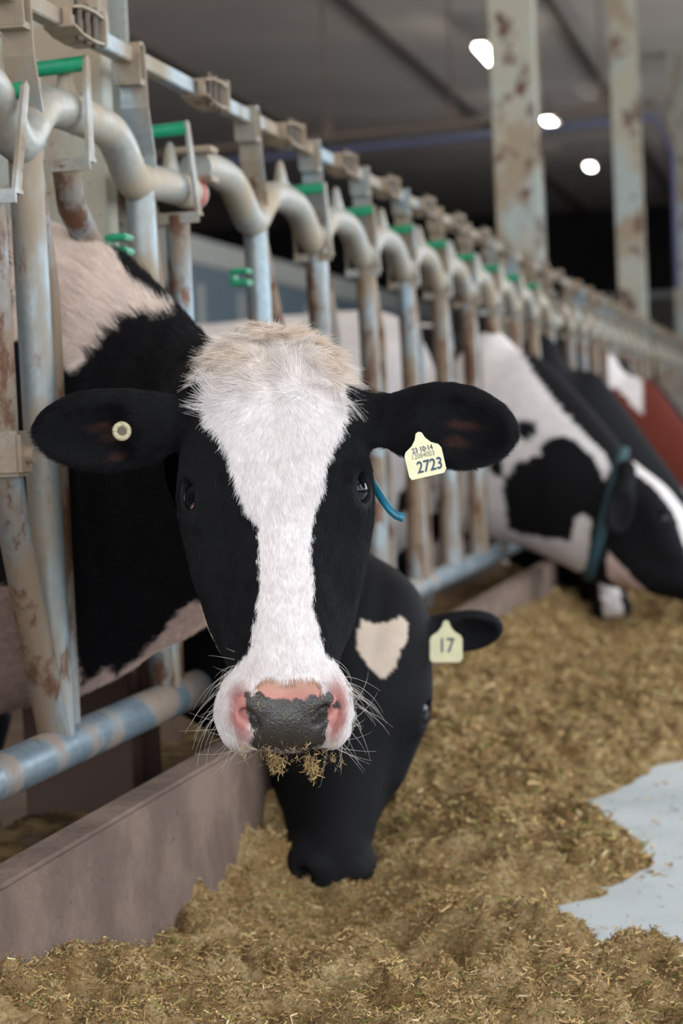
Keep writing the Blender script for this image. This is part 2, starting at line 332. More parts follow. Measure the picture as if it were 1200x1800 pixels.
for pi, hooks in enumerate(HOOK):
    p_ = hooks[1] - hooks[0]; y0, y1 = hooks[0] - p_ * .62, hooks[-1] + p_ * .62
    if pi > 0: y0 = hooks[0] - .47
    y1 = hooks[-1] + .43
    e = empty('headlock_panel', (XB, y0, .15)); tag(e, pname[pi], 'feed barrier', 'headlock panels of the feed barrier')
    ys = np.arange(y0, y1 + .001, .022 if pi < 2 else .05)
    def wz(y, hooks=hooks, p_=p_, pi_=pi):
        ph = (y - hooks[0]) / p_
        if y > hooks[-1]: return ZW - .044 + .012 * min(1, (y - hooks[-1]) / .2)     # level run to the panel joint
        w_ = ph * 2 * math.pi + (.75 if pi_ == 0 else .25) * math.sin(ph * 2 * math.pi)
        return ZW - .038 * math.cos(w_) - .008 * math.cos(2 * w_)
    MB().tube([(XB, y, wz(y)) for y in ys], .031, 18 if pi < 2 else 10).build('wave_rail', WAVE, e, True)
    MB().tube([(XB, y, ZR) for y in (y0, (y0 + y1) / 2, y1)], .033, 20).build('bottom_rail', RAIL, e, True)
    MB().box(XB - .014, XB + .014, y0 + .02, y1 - .02, ZT - .014, ZT + .014, .002).build('locking_bar', GALV, e)
    if pi == 0:
        for d_ in (.372, .39): MB().tube([(XB, y1 - .43 + d_, wz(y1)), (XB, y1 - .43 + d_ + .012, wz(y1))], .0316, 20, False).build('red_mark', RED_TAPE, e, True)
    # panel end: joint clamps
    if pi > 0:
        MB().box(XB - .045, XB + .045, y0 - .06, y0 + .0, wz(y0) - .034, wz(y0) - .022, .002).box(XB - .045, XB + .045, y0 - .06, y0, wz(y0) + .022, wz(y0) + .034, .002).build('joint_clamp', CLIPM, e)
        MB().tube([(XB, y0 + .14, ZR), (XB, y0 + .14, .15)], .03, 12).box(XB - .06, XB + .09, y0 + .1, y0 + .18, ZR - .06, ZR - .04, .003).build('floor_post', RUSTY, e)
        MB().tube([(XB, y0 + .02, ZR), (XB, y0 + .05, ZR)], .042, 18).build('rail_collar', RUSTY, e, True)
    for hi, h in enumerate(hooks):
        # hanger: bent flat plate curling over the locking bar
        tw = wz(h)
        path = [(h - .018, ZT - .045), (h - .024, ZT), (h - .016, ZT + .018), (h, ZT + .022), (h + .014, ZT + .016), (h + .018, ZT - .02), (h + .02, ZT - .07), (h + .022, ZT - .085), (h + .055, tw + .05), (h + .058, tw + .0)]
        MB().strip(ribbon_profile(path, .006), XB - .024, XB + .024).box(XB - .022, XB + .022, h - .02, h + .02, ZT - .05, ZT - .04).build('hanger_plate', GALV, e)
        # fixed divider: one straight tube and a splayed brace beside it
        MB().tube([(XB, h + .03, tw - .01), (XB, h + .045, .75), (XB, h + .06, ZR)], .026, 14).build('divider_tube', GALV, e, True)
        bo = .09 if pi == 0 else .20
        if pi < 2: MB().tube([(XB - .004, h + .05, tw - .02), (XB - .01, h + .05 + bo * .85, 1.06), (XB - .012, h + .05 + bo, ZR)], .0235, 12).build('divider_brace', RUSTY, e, True)
        else: MB().tube([(XB - .004, h + .04, tw - .02), (XB - .012, h + .125, ZR)], .019, 8).build('divider_brace', GALV, e, True)
        # crest fin
        cy = h + p_ * (.36 if pi == 0 else .44); cz = wz(cy)
        if hi < len(hooks) - 1 or pi == 0:
            MB().tube([(XB, cy + .02, cz + .02), (XB, cy + .02, cz + .045), (XB, cy + .02, cz + .075), (XB, cy + .02, cz + .082)], [.02, .014, .008, .003], 8, ry=.5).build('crest_fin', WAVE, e, True)
        # spring latch clip around the locking bar
        ly = h + (.30 if not (pi == 0 and hi == 3) else .52)
        if pi == 1: ly = h + .35
        clip = MB()
        for sz_ in (1, -1):
            path = [(ly - .10, ZT + sz_ * .014), (ly - .05, ZT + sz_ * .022), (ly + .02, ZT + sz_ * .024), (ly + .08, ZT + sz_ * .020)]
            clip.strip(ribbon_profile(path, .004), XB - .016, XB + .036)
        clip.box(XB + .016, XB + .03, ly - .10, ly - .09, ZT - .016, ZT + .016, .002)
        clip.box(XB - .022, XB + .038, ly + .07, ly + .08, ZT - .024, ZT + .034, .002)
        c = clip.build('latch_clip', CLIPM, e)
        if pi < 2:
            for dy in (-.045, 0, .045):
                MB().tube([(XB + .026, ly + dy, ZT - .03), (XB + .026, ly + dy, ZT + .034)], .006, 8).build('latch_pin', DKMETAL, c, True)
        locks.append((pi, hi, h, wz, e))
# green wear clips on two dividers
for (px, py) in ((213, 430), (426, 487)):
    q = PX(px, py, XB + .02)
    o = MB().box(q[0] - .014, q[0] + .018, q[1] - .035, q[1] + .02, q[2] - .018, q[2] - .006, .003).box(q[0] - .014, q[0] + .018, q[1] - .035, q[1] + .02, q[2] + .006, q[2] + .016, .003).box(q[0] - .02, q[0] - .012, q[1] - .03, q[1] + .02, q[2] - .018, q[2] + .016, .002).build('divider_clip', GREEN)
    tag(o, 'small green plastic clip on the ' + ('divider tube above the near cow\'s white neck' if px < 300 else 'divider tube above the near cow\'s forehead'), 'clip', 'green divider clips')

# neck locks: swinging bars with a square bracket and green roller around the wavy rail
def neck_lock(yt, yp, yb, zoff, label, detail=True, tilt=0.0, roller=None):
    e = empty('neck_lock', (XB, yt, ZR)); tag(e, label, 'neck lock', 'swinging neck locks of the feed barrier')
    zt, zb = 1.40 + zoff, 1.252 + zoff
    n = 12 if detail else 8
    for s_ in (-1, 1):
        x = XB + s_ * .041
        pr = [(yt - .012, zt + .006), (yt, zt + .014), (yt + .012, zt + .006), (yt + tilt + .014, zb), (yt + tilt - .016, zb)]
        MB().strip(pr, x - .003, x + .003).build('side_plate', PLATE, e)
    MB().strip([(yt + tilt - .02, zb), (yt + tilt + .018, zb), (yt + tilt + .018, zb - .006), (yt + tilt - .014, zb - .006), (yt + tilt - .014, zb - .020), (yt + tilt - .02, zb - .020)], XB - .045, XB + .045).build('bottom_plate', PLATE, e)
    MB().tube([(XB - .04, yt, zt - .004), (XB + .04, yt, zt)], .0125, n).build('roller', roller or GREEN, e, True)
    MB().tube([(XB, yt + tilt, zb - .004), (XB, yt + tilt + (yp - yt - tilt) * .06, zb - .07), (XB - .0, yt + tilt + (yp - yt - tilt) * .35, zb - .13), (XB, yp, .86), (XB, yp, .80)], .023, n).build('swing_tube', RUSTY, e, True)
    MB().box(XB - .032, XB + .034, yp - .03, yp + .03, .775, .84, .006).tube([(XB - .03, yp, .805), (XB + .045, yp, .805)], .012, 8).build('pivot_clamp', CLIPM, e, True)
    MB().tube([(XB, yp, .80), (XB, yp + .01, .765), (XB, yp + (yb - yp) * .12, .72), (XB, yb, ZR + .01)], .0245, n).build('lower_tube', RUSTY, e, True)
neck_lock(3.455, 3.405, 3.585, -.07, 'galvanised neck lock with green roller at the left edge, left of the near cow', tilt=-.06)
neck_lock(3.775, 4.12, 4.22, .012, 'neck lock with green roller around the first rail hump, in front of the wide column')
neck_lock(4.41, 4.47, 4.70, -.018, 'neck lock with faded green roller beside the red-marked rail end', tilt=.06)
neck_lock(2.80, 2.76, 2.94, -.02, 'galvanised neck lock outside the left edge of the picture')
cnt = 0
for pi, hi, h, wz, e in locks:
    if pi == 0 or (pi == 1 and hi == 0): continue
    where = 'beyond the near cow\'s head' if pi == 1 else ('between the two rusty columns' if pi == 2 else 'at the far right')
    yt = h - .05
    neck_lock(yt, yt + .09, yt + .03, -.012, ('upright neck lock with green roller %s, %s in its row' if (pi == 1 and hi < 9) else 'upright neck lock with dull roller %s, %s in its row') % (where, ord_[hi]), pi < 2, tilt=.05, roller=GREEN if (pi == 1 and hi < 9) else PLATE)
# red marks on the rail end
q = PX(318, 318, XB + .034)

# ------------------------------------------------------------------ SDF sculpting
def roundsub(d, s, k):          # smooth subtraction
    h = np.maximum(k - np.abs(d + s), 0) / k
    return np.maximum(d, -s) + h * h * k * .25
def smin(a, b, k):
    h = np.maximum(k - np.abs(a - b), 0) / k
    return np.minimum(a, b) - h * h * k * .25
def ell(p, c, r, A=None):
    q = p - np.asarray(c, np.float32)
    if A is not None: q = q @ np.asarray(A, np.float32).T
    r = np.asarray(r, np.float32)
    k0 = np.sqrt(((q / r) ** 2).sum(-1)); k1 = np.sqrt(((q / (r * r)) ** 2).sum(-1)) + 1e-6
    return k0 * (k0 - 1) / k1
def rcone(p, a, b, r1, r2, sq=1.0, ax=None):
    a = np.asarray(a, np.float32); b = np.asarray(b, np.float32); q = p - a; ba = b - a
    t = np.clip((q @ ba) / (ba @ ba), 0, 1)
    v = q - t[..., None] * ba
    if ax is not None: v = v + np.asarray(ax, np.float32) * ((v @ np.asarray(ax, np.float32)) * (1 / sq - 1))[..., None]
    return np.sqrt((v * v).sum(-1)) - (r1 + (r2 - r1) * t)
def nrm(v): v = np.asarray(v, float); return v / np.linalg.norm(v)
def frame(e1, n):
    e1 = nrm(e1); n = np.asarray(n, float); n = nrm(n - e1 * (n @ e1)); return np.stack([e1, np.cross(n, e1), n])

class Cow:
    def __init__(s, O, fdir, adir, Y0, neck, scale=1.0, ears=None, floor=-.12):
        s.O = np.asarray(O, float); a = nrm(adir); f = np.asarray(fdir, float); f = nrm(f - a * (f @ a)); s.R = np.stack([np.cross(a, f), a, f])
        s.sc = scale; s.prims = []; s.floor = floor; s.Y0 = Y0
        R = s.R
        s.neck = neck                      # list of (centre, lateral r, vertical r, along r)
        for i, (c, rl, rv, ra) in enumerate(neck):   # every neck piece follows the neck's own direction
            c = np.asarray(c, float); n0 = np.asarray(neck[max(i - 1, 0)][0], float); n1 = np.asarray(neck[min(i + 1, len(neck) - 1)][0], float)
            t = nrm(n1 - n0); up = np.array([0, 0, 1.0]); l = nrm(np.cross(up, t)); v = np.cross(t, l)
            s.prims.append(('e', c, np.array([ra, rl, rv]), np.stack([t, l, v]), .09))
        f_ = floor; Y = Y0
        I = np.eye(3)
        for c, r in (((-1.78, Y, .80), (.34, .25, .42)), ((-1.70, Y, .55), (.25, .2, .25)), ((-2.15, Y, .82), (.45, .31, .38)), ((-2.65, Y, .80), (.50, .35, .40)),
                     ((-3.05, Y, .93), (.32, .27, .30)), ((-1.85, Y, 1.08), (.3, .12, .17)), ((-3.0, Y - .17, 1.02), (.14, .1, .12)), ((-3.0, Y + .17, 1.02), (.14, .1, .12)),
                     ((-2.95, Y, .50), (.2, .17, .15))):
            s.prims.append(('e', np.array(c), np.array(r), I, .12))
        s.prims.append(('c', (-2.0, Y, 1.12), (-3.0, Y, 1.17), .11, .10, .1))
        for sy in (-1, 1):
            y = Y + sy * .15
            for A, B, r1, r2 in (((-1.72, y, .62), (-1.80, y, .38), .12, .075), ((-1.80, y, .38), (-1.70, y, .27), .07, .052), ((-1.70, y, .27), (-1.72, y, f_ + .12), .05, .036),
                                 ((-1.72, y, f_ + .12), (-1.68, y, f_ + .03), .042, .055),
                                 ((-3.0, y, .78), (-2.88, y, .50), .19, .12), ((-2.88, y, .50), (-3.12, y, .34), .11, .06), ((-3.12, y, .34), (-3.08, y, f_ + .12), .05, .04),
                                 ((-3.08, y, f_ + .12), (-3.03, y, f_ + .03), .044, .056)):
                s.prims.append(('c', A, B, r1, r2, .05))
        s.prims.append(('c', (-3.28, Y, 1.08), (-3.36, Y, .45), .035, .018, .03)); s.prims.append(('c', (-3.36, Y, .45), (-3.35, Y, .18), .035, .02, .02))
        s.ears = ears or []
    def local(s, P): return ((P - s.O) @ s.R.T / s.sc).astype(np.float32)
    def world(s, q): return s.O + (np.asarray(q) * s.sc) @ s.R
    def head(s, q):
        q = q.copy(); sg = np.sign(q[:, 0]); q[:, 0] = np.abs(q[:, 0])
        d = ell(q, (0, -.085, -.062), (.104, .135, .088))
        d = smin(d, ell(q, (0, -.175, -.075), (.078, .062, .062)), .06)          # poll
        d = smin(d, ell(q, (.036, -.07, -.022), (.052, .11, .048)), .05)            # frontal plate
        d = smin(d, rcone(q, (0, .02, -.078), (0, .225, -.062), .080, .052, 1.12, (1, 0, 0)), .05)
        d = smin(d, rcone(q, (0, .00, -.042), (0, .23, -.030), .062, .040), .04)   # nasal ridge
        d = smin(d, ell(q, (.055, .045, -.130), (.046, .110, .085)), .05)          # cheek
        d = smin(d, rcone(q, (.03, .05, -.175), (.018, .20, -.105), .052, .038), .05)   # jaw
        d = smin(d, ell(q, (.084, .002, -.036), (.030, .040, .034)), .04)          # orbit
        d = smin(d, ell(q, (.078, -.044, -.030), (.030, .046, .026)), .035)
        d = smin(d, ell(q, (.080, .045, -.066), (.022, .060, .030)), .04)
        # muzzle
        d = smin(d, ell(q, (0, .272, -.046), (.068, .050, .048)), .035)
        d = smin(d, ell(q, (.052, .274, -.056), (.031, .044, .043)), .022)         # lip pads
        d = smin(d, ell(q, (0, .292, -.032), (.050, .028, .036)), .02)
        d = smin(d, ell(q, (.050, .276, -.016), (.020, .024, .016)), .016)         # alar ridges
        d = smin(d, ell(q, (0, .242, -.096), (.046, .046, .026)), .02)             # chin
        d = smin(d, ell(q, (.030, .276, .000), (.022, .016, .012)), .012)          # alar fold over the nostril
        d = roundsub(d, ell(q, (.0415, .298, -.004), (.0135, .0062, .016), frame((.62, -.70, .35), (.35, .62, .70))), .006)
        d = roundsub(d, ell(q, (.0475, .290, -.002), (.0080, .0060, .012), frame((1, .1, .0), (.35, .62, .70))), .006)
        d = roundsub(d, ell(q, (.03, .285, -.088), (.065, .05, .0025)), .006)
        # eye socket
        A = frame((.20, 1, .20), (1, -.02, .62))
        d = smin(d, ell(q, (.0915, .000, -.022), (.0280, .0235, .0235), A), .010)
        d = smin(d, ell(q, (.0985, -.0165, -.0135), (.026, .0075, .010), A), .010)    # upper lid fold
        d = smin(d, ell(q, (.0985, .017, -.018), (.022, .0055, .008), A), .010)       # lower lid
        d = roundsub(d, ell(q, (.1095, .001, -.0100), (.0215, .0135, .0180), A), .004)
        # soft muscle relief
        return d
    def sdf(s, P):
        P = P.astype(np.float32)
        D = np.full(len(P), 1.0, np.float32)
        for pr in s.prims:
            if pr[0] == 'e': c = np.asarray(pr[1]); rad = float(np.max(pr[2]))
            else: c = (np.asarray(pr[1]) + np.asarray(pr[2])) / 2; rad = float(np.linalg.norm(np.asarray(pr[1]) - np.asarray(pr[2])) / 2 + max(pr[3], pr[4]))
            dd = P - c.astype(np.float32); m = (dd * dd).sum(-1) < (rad + .16) ** 2
            if not m.any(): continue
            v = ell(P[m], pr[1], pr[2], pr[3]) if pr[0] == 'e' else rcone(P[m], pr[1], pr[2], pr[3], pr[4])
            D[m] = smin(D[m], v, pr[-1])
        q = s.local(P); m = (np.abs(q - np.array([0, .08, -.07], np.float32)) < np.array([.24, .42, .26], np.float32)).all(-1)
        if m.any():
            h = s.head(q[m]) * s.sc
            D[m] = smin(D[m], h, .035)
        for (b, t, n, w, L) in s.ears:
            A = frame(t - b, n); rad = L * .8
            dd = P - ((b + t) / 2).astype(np.float32); m = (dd * dd).sum(-1) < (rad + .08) ** 2
            if not m.any(): continue
            p = P[m]; ax = nrm(t - b); nn = A[2]; sd = A[1]
            v = ell(p, b + ax * L * .56, (L * .40, w, .024), A)
            v = smin(v, ell(p, b + ax * L * .78 - sd * w * .12, (L * .25, w * .60, .013), A), .03)
            v = roundsub(v, ell(p, b + ax * L * .57 + nn * .018, (L * .39, w * .80, .021), A), .008)
            v = smin(v, rcone(p, b - ax * .03, b + ax * L * .30, .036, .026, .8, nn), .04)
            D[m] = smin(D[m], v, .022)
        return D

def surface(sdf, lo, hi, h):
    lo = np.asarray(lo, float); n = np.ceil((np.asarray(hi, float) - lo) / h).astype(int); S = 4
    n = ((n + S - 1) // S) * S + 1
    cx = [np.arange(0, n[k], S) for k in range(3)]
    G = np.stack(np.meshgrid(*cx, indexing='ij'), -1).reshape(-1, 3)
    Dc = sdf(lo + G * h).reshape([len(c) for c in cx])
    V = np.repeat(np.repeat(np.repeat(Dc, S, 0), S, 1), S, 2)[:n[0], :n[1], :n[2]].copy()
    near = np.abs(Dc) < S * h * 2.0 + .012
    M = np.zeros(n, bool)
    idx = np.argwhere(near)
    full = np.zeros_like(V, bool)
    nr = np.repeat(np.repeat(np.repeat(near, S, 0), S, 1), S, 2)
    full |= nr[:n[0], :n[1], :n[2]]
    for ax in range(3):
        sh = np.roll(full, -(S - 1), ax); full = full | sh
    I = np.argwhere(full)
    out = np.empty(len(I), np.float32)
    for k in range(0, len(I), 600000): out[k:k + 600000] = sdf(lo + I[k:k + 600000] * h)
    V[full] = out
    neg = V < 0
    a = [slice(None, -1), slice(1, None)]
    cnt = np.zeros(np.array(V.shape) - 1, np.int8)
    for i in (0, 1):
        for j in (0, 1):
            for k in (0, 1): cnt += neg[a[i], a[j], a[k]]
    cells = np.argwhere((cnt > 0) & (cnt < 8)); ids = -np.ones(cnt.shape, np.int64); ids[tuple(cells.T)] = np.arange(len(cells))
    acc = np.zeros((len(cells), 3)); w = np.zeros(len(cells))
    cor = [(i, j, k) for i in (0, 1) for j in (0, 1) for k in (0, 1)]
    for A in cor:
        for B in cor:
            if sum(B) - sum(A) == 1 and all(B[q] >= A[q] for q in range(3)):
                va = V[tuple((cells + A).T)]; vb = V[tuple((cells + B).T)]; m = (va < 0) != (vb < 0)
                t = np.where(m, va / np.where(m, va - vb, 1), 0)
                pt = np.array(A) + t[:, None] * (np.array(B) - np.array(A)); acc += pt * m[:, None]; w += m
    P = lo + (cells + acc / w[:, None]) * h
    quads = []
    for ax in range(3):
        b, c = (ax + 1) % 3, (ax + 2) % 3
        sl0 = [slice(None)] * 3; sl1 = [slice(None)] * 3; sl0[ax] = slice(None, -1); sl1[ax] = slice(1, None)
        E = np.argwhere(neg[tuple(sl0)] != neg[tuple(sl1)])
        E = E[(E[:, b] > 0) & (E[:, c] > 0) & (E[:, b] < cnt.shape[b]) & (E[:, c] < cnt.shape[c])]
        fl = neg[tuple(E.T)]
        eb = np.zeros(3, int); eb[b] = 1; ec = np.zeros(3, int); ec[c] = 1
        q = np.stack([ids[tuple((E - eb - ec).T)], ids[tuple((E - ec).T)], ids[tuple(E.T)], ids[tuple((E - eb).T)]], 1)
        q[~fl] = q[~fl][:, ::-1]
        quads.append(q)
    Q = np.concatenate(quads); Q = Q[(Q >= 0).all(1)]
    return P, Q
def relax(P, Q, it=2, lam=.5):
    for _ in range(it):
        S_ = np.zeros_like(P); c = np.zeros(len(P))
        for a, b in ((0, 1), (1, 2), (2, 3), (3, 0)):
            np.add.at(S_, Q[:, a], P[Q[:, b]]); np.add.at(S_, Q[:, b], P[Q[:, a]]); np.add.at(c, Q[:, a], 1); np.add.at(c, Q[:, b], 1)
        P = P + lam * (S_ / np.maximum(c, 1)[:, None] - P)
    return P
def normals(P, Q):
    n = np.cross(P[Q[:, 2]] - P[Q[:, 0]], P[Q[:, 3]] - P[Q[:, 1]]); Nn = np.zeros_like(P)
    for k in range(4): np.add.at(Nn, Q[:, k], n)
    return Nn / (np.linalg.norm(Nn, axis=1, keepdims=True) + 1e-12), n
def compact(P, Q):
    u, inv = np.unique(Q, return_inverse=True); return P[u], inv.reshape(Q.shape)

def sculpt(cow, hb, hh, bodylo, bodyhi):
    """head box fine, body coarse, joined in one mesh"""
    c8 = [cow.world((sx * .13, a, f)) for sx in (-1, 1) for a in (-.26, .40) for f in (-.26, .06)]
    pts = c8 + [p for e in cow.ears for p in (e[0], e[1])]
    lo = np.min(pts, 0) - .05; hi = np.max(pts, 0) + .05
    P1, Q1 = surface(cow.sdf, lo, hi, hh); P1 = relax(P1, Q1, 1, .35)
    def inside(P, sh): return ((P > lo + sh) & (P < hi - sh)).all(-1)
    ctr = P1[Q1].mean(1); Q1 = Q1[inside(ctr, hh * 2)]
    P2, Q2 = surface(cow.sdf, bodylo, bodyhi, hb); P2 = relax(P2, Q2, 1, .5)
    ctr = P2[Q2].mean(1); Q2 = Q2[~inside(ctr, hh * 2 + hb * .6)]
    P1, Q1 = compact(P1, Q1); P2, Q2 = compact(P2, Q2)
    return np.vstack([P1, P2]), np.vstack([Q1, Q2 + len(P1)])

def inpoly(x, y, poly):
    c = np.zeros(x.shape, bool); n = len(poly)
    for i in range(n):
        x1, y1 = poly[i]; x2, y2 = poly[(i + 1) % n]
        if y1 == y2: continue
        c ^= ((y1 > y) != (y2 > y)) & (x < (x2 - x1) * (y - y1) / (y2 - y1) + x1)
    return c
BLACK = np.array(srgb(17, 17, 20)); WHITE = np.array(srgb(240, 232, 230)); PINKW = np.array(srgb(226, 200, 190))
RED = np.array(srgb(104, 44, 32)); PINK = np.array(srgb(192, 130, 124)); PAD = np.array(srgb(64, 60, 57)); TANP = np.array(srgb(184, 150, 126))
def patches(P, seed, thr):
    return fbm(P * 2.3 + seed * 7.7, seed, 3) > thr
def eyeballs(cow, parent, dark=BLACK * .5):
    for sx in (-1, 1):
        c = cow.world((sx * .0920, .001, -.0218)); r = .0228 * cow.sc
        bm = bmesh.new(); bmesh.ops.create_uvsphere(bm, u_segments=40, v_segments=28, radius=r)
        me = bpy.data.meshes.new('eye'); bm.to_mesh(me); bm.free()
        v = np.empty(len(me.vertices) * 3, np.float32); me.vertices.foreach_get('co', v); v = v.reshape(-1, 3)
        g = nrm(np.array([sx * .80, -.10, .60])) @ cow.R; med = nrm(np.array([-sx * .55, .45, .5])) @ cow.R
        d = (v / r) @ g
        C = np.where((d > .62)[:, None], np.array([.004, .004, .006]), np.array(srgb(40, 26, 24)))
        C = np.where(((d < .62) & (((v / r) @ med) > .25))[:, None], np.array(srgb(190, 150, 150)), C)
        set_col(me, 'coat', C); o = link('eye', me, EYEM, parent); o.location = tuple(c)

def finish_cow(cow, P, Q, coat, name_mat, label, group='cows at the feed barrier'):
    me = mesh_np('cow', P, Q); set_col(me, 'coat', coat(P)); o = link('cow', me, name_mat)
    tag(o, label, 'cow', group); eyeballs(cow, o); return o

# ------------------------------------------------------------------ ear tag
def ear_tag(parent, c, right, up, w, h, texts):
    right = nrm(right); up = nrm(up - right * (up @ right)); n = np.cross(right, up)
    prof = [(-.5, -.42), (-.45, -.5), (.42, -.5), (.5, -.42), (.5, .05), (.44, .14), (.26, .22), (.14, .34), (.08, .47), (0, .5), (-.08, .47), (-.14, .34), (-.26, .22), (-.45, .12), (-.5, .04)]
    bm = bmesh.new(); f = bm.faces.new([bm.verts.new(Vector(c + right * x * w + up * y * h)) for x, y in prof])
    ex = bmesh.ops.extrude_face_region(bm, geom=[f]); bmesh.ops.translate(bm, verts=[g for g in ex['geom'] if isinstance(g, bmesh.types.BMVert)], vec=Vector(n * -.0018))
    bmesh.ops.recalc_face_normals(bm, faces=bm.faces[:])
    me = bpy.data.meshes.new('ear_tag'); bm.to_mesh(me); bm.free(); t = link('ear_tag', me, TAGM, parent, False); t['label'] = 'cream plastic ear tag with written number'
    for txt, x, y, size, m_, wd, sh in texts:
        cu = bpy.data.curves.new('t', 'FONT'); cu.body = txt; cu.size = size * h; cu.align_x = 'CENTER'; cu.align_y = 'CENTER'; cu.extrude = .0002; cu.offset = wd * h; cu.shear = sh; cu.space_character = 1.0
        to = bpy.data.objects.new('t', cu); COL.objects.link(to)
        tm = bpy.data.meshes.new_from_object(to.evaluated_get(bpy.context.evaluated_depsgraph_get())); bpy.data.objects.remove(to)
        p = c + right * x * w + up * y * h + n * .0006
        tm.transform(Matrix.Diagonal((.80, 1, 1, 1)))
        M = Matrix(((right[0], up[0], n[0], p[0]), (right[1], up[1], n[1], p[1]), (right[2], up[2], n[2], p[2]), (0, 0, 0, 1)))
        tm.transform(M); link('tag_writing', tm, m_, t, False)
    return t

# ------------------------------------------------------------------ the near cow
O1 = PD(484, 856, 3.07)
dh = CAM - O1; dh[2] = 0; dh = nrm(dh); zz = np.array([0, 0, 1.0])
T1 = math.radians(24)
f1 = dh * math.cos(T1) + zz * math.sin(T1); a1 = dh * math.sin(T1) - zz * math.cos(T1)
def ear(bx, by, bd, tx, ty, td, n, w, L=None):
    b, t = PD(bx, by, bd), PD(tx, ty, td); return (b, t, np.asarray(n, float), w, float(np.linalg.norm(t - b)))
nc = nrm(CAM - O1)
ears1 = [ear(655, 738, 3.13, 893, 752, 3.10, nc + (0, 0, -.35), .053), ear(345, 738, 3.14, 76, 766, 3.20, nc + (0, 0, -.35), .052)]
NK = [((-1.60, 3.97, .80), .17, .40), ((-1.36, 3.91, .80), .155, .42), ((-1.15, 3.87, .770), .135, .358), ((-1.01, 3.80, .745), .12, .238), ((-.90, 3.69, .765), .11, .168), ((-.80, 3.54, .80), .10, .140), ((-.74, 3.40, .82), .095, .125)]
neck1 = []
for i in range(len(NK) - 1):
    for t in (0, .5):
        c = np.array(NK[i][0]) * (1 - t) + np.array(NK[i + 1][0]) * t; neck1.append((c, NK[i][1] * (1 - t) + NK[i + 1][1] * t, NK[i][2] * (1 - t) + NK[i + 1][2] * t, .12))
neck1.append((np.array(NK[-1][0]), NK[-1][1], NK[-1][2], .12))
cow1 = Cow(O1, f1, a1, 3.98, neck1, 1.0, ears1)
NECKW = [(20, 340), (60, 360), (110, 365), (155, 380), (185, 420), (215, 470), (235, 500), (270, 522), (316, 547), (300, 556), (255, 556), (215, 562), (196, 590), (165, 625), (140, 645), (122, 656), (105, 640), (90, 615), (75, 600), (20, 600)]
DEW = [(60, 1080), (110, 1086), (128, 1096), (135, 1150), (148, 1202), (165, 1192), (190, 1168), (205, 1182), (250, 1150), (300, 1092), (340, 1050), (372, 1052), (385, 1140), (370, 1330), (60, 1330)]
BLAZE = [(366, 596), (400, 588), (418, 580), (445, 566), (500, 555), (548, 560), (560, 568), (580, 590), (596, 620), (606, 640), (640, 655), (604, 674), (604, 700), (608, 718), (601, 745), (588, 780), (572, 812), (566, 850), (558, 890), (548, 930), (547, 1010), (549, 1060), (562, 1110), (568, 1140), (590, 1160), (612, 1200), (622, 1250), (622, 1300), (600, 1340), (500, 1365), (400, 1345), (365, 1290), (366, 1215), (400, 1180), (432, 1150), (445, 1110), (452, 1060), (455, 1000), (452, 930), (432, 890), (415, 850), (402, 800), (384, 765), (360, 738), (360, 700), (372, 650)]
PADP = [(428, 1220), (432, 1213), (441, 1217), (445, 1226), (449, 1216), (457, 1213), (462, 1222), (466, 1228), (475, 1226), (505, 1228), (512, 1232), (520, 1225), (533, 1232), (541, 1224), (549, 1219), (558, 1226), (566, 1218), (574, 1216), (583, 1214), (584, 1234), (576, 1250), (577, 1270), (571, 1282), (576, 1296), (570, 1309), (548, 1317), (500, 1319), (445, 1314), (434, 1302), (446, 1284), (436, 1262), (432, 1240)]
TOPPINK = [(450, 1226), (448, 1204), (460, 1192), (480, 1187), (505, 1196), (530, 1188), (552, 1192), (562, 1206), (562, 1222), (540, 1240), (470, 1240)]
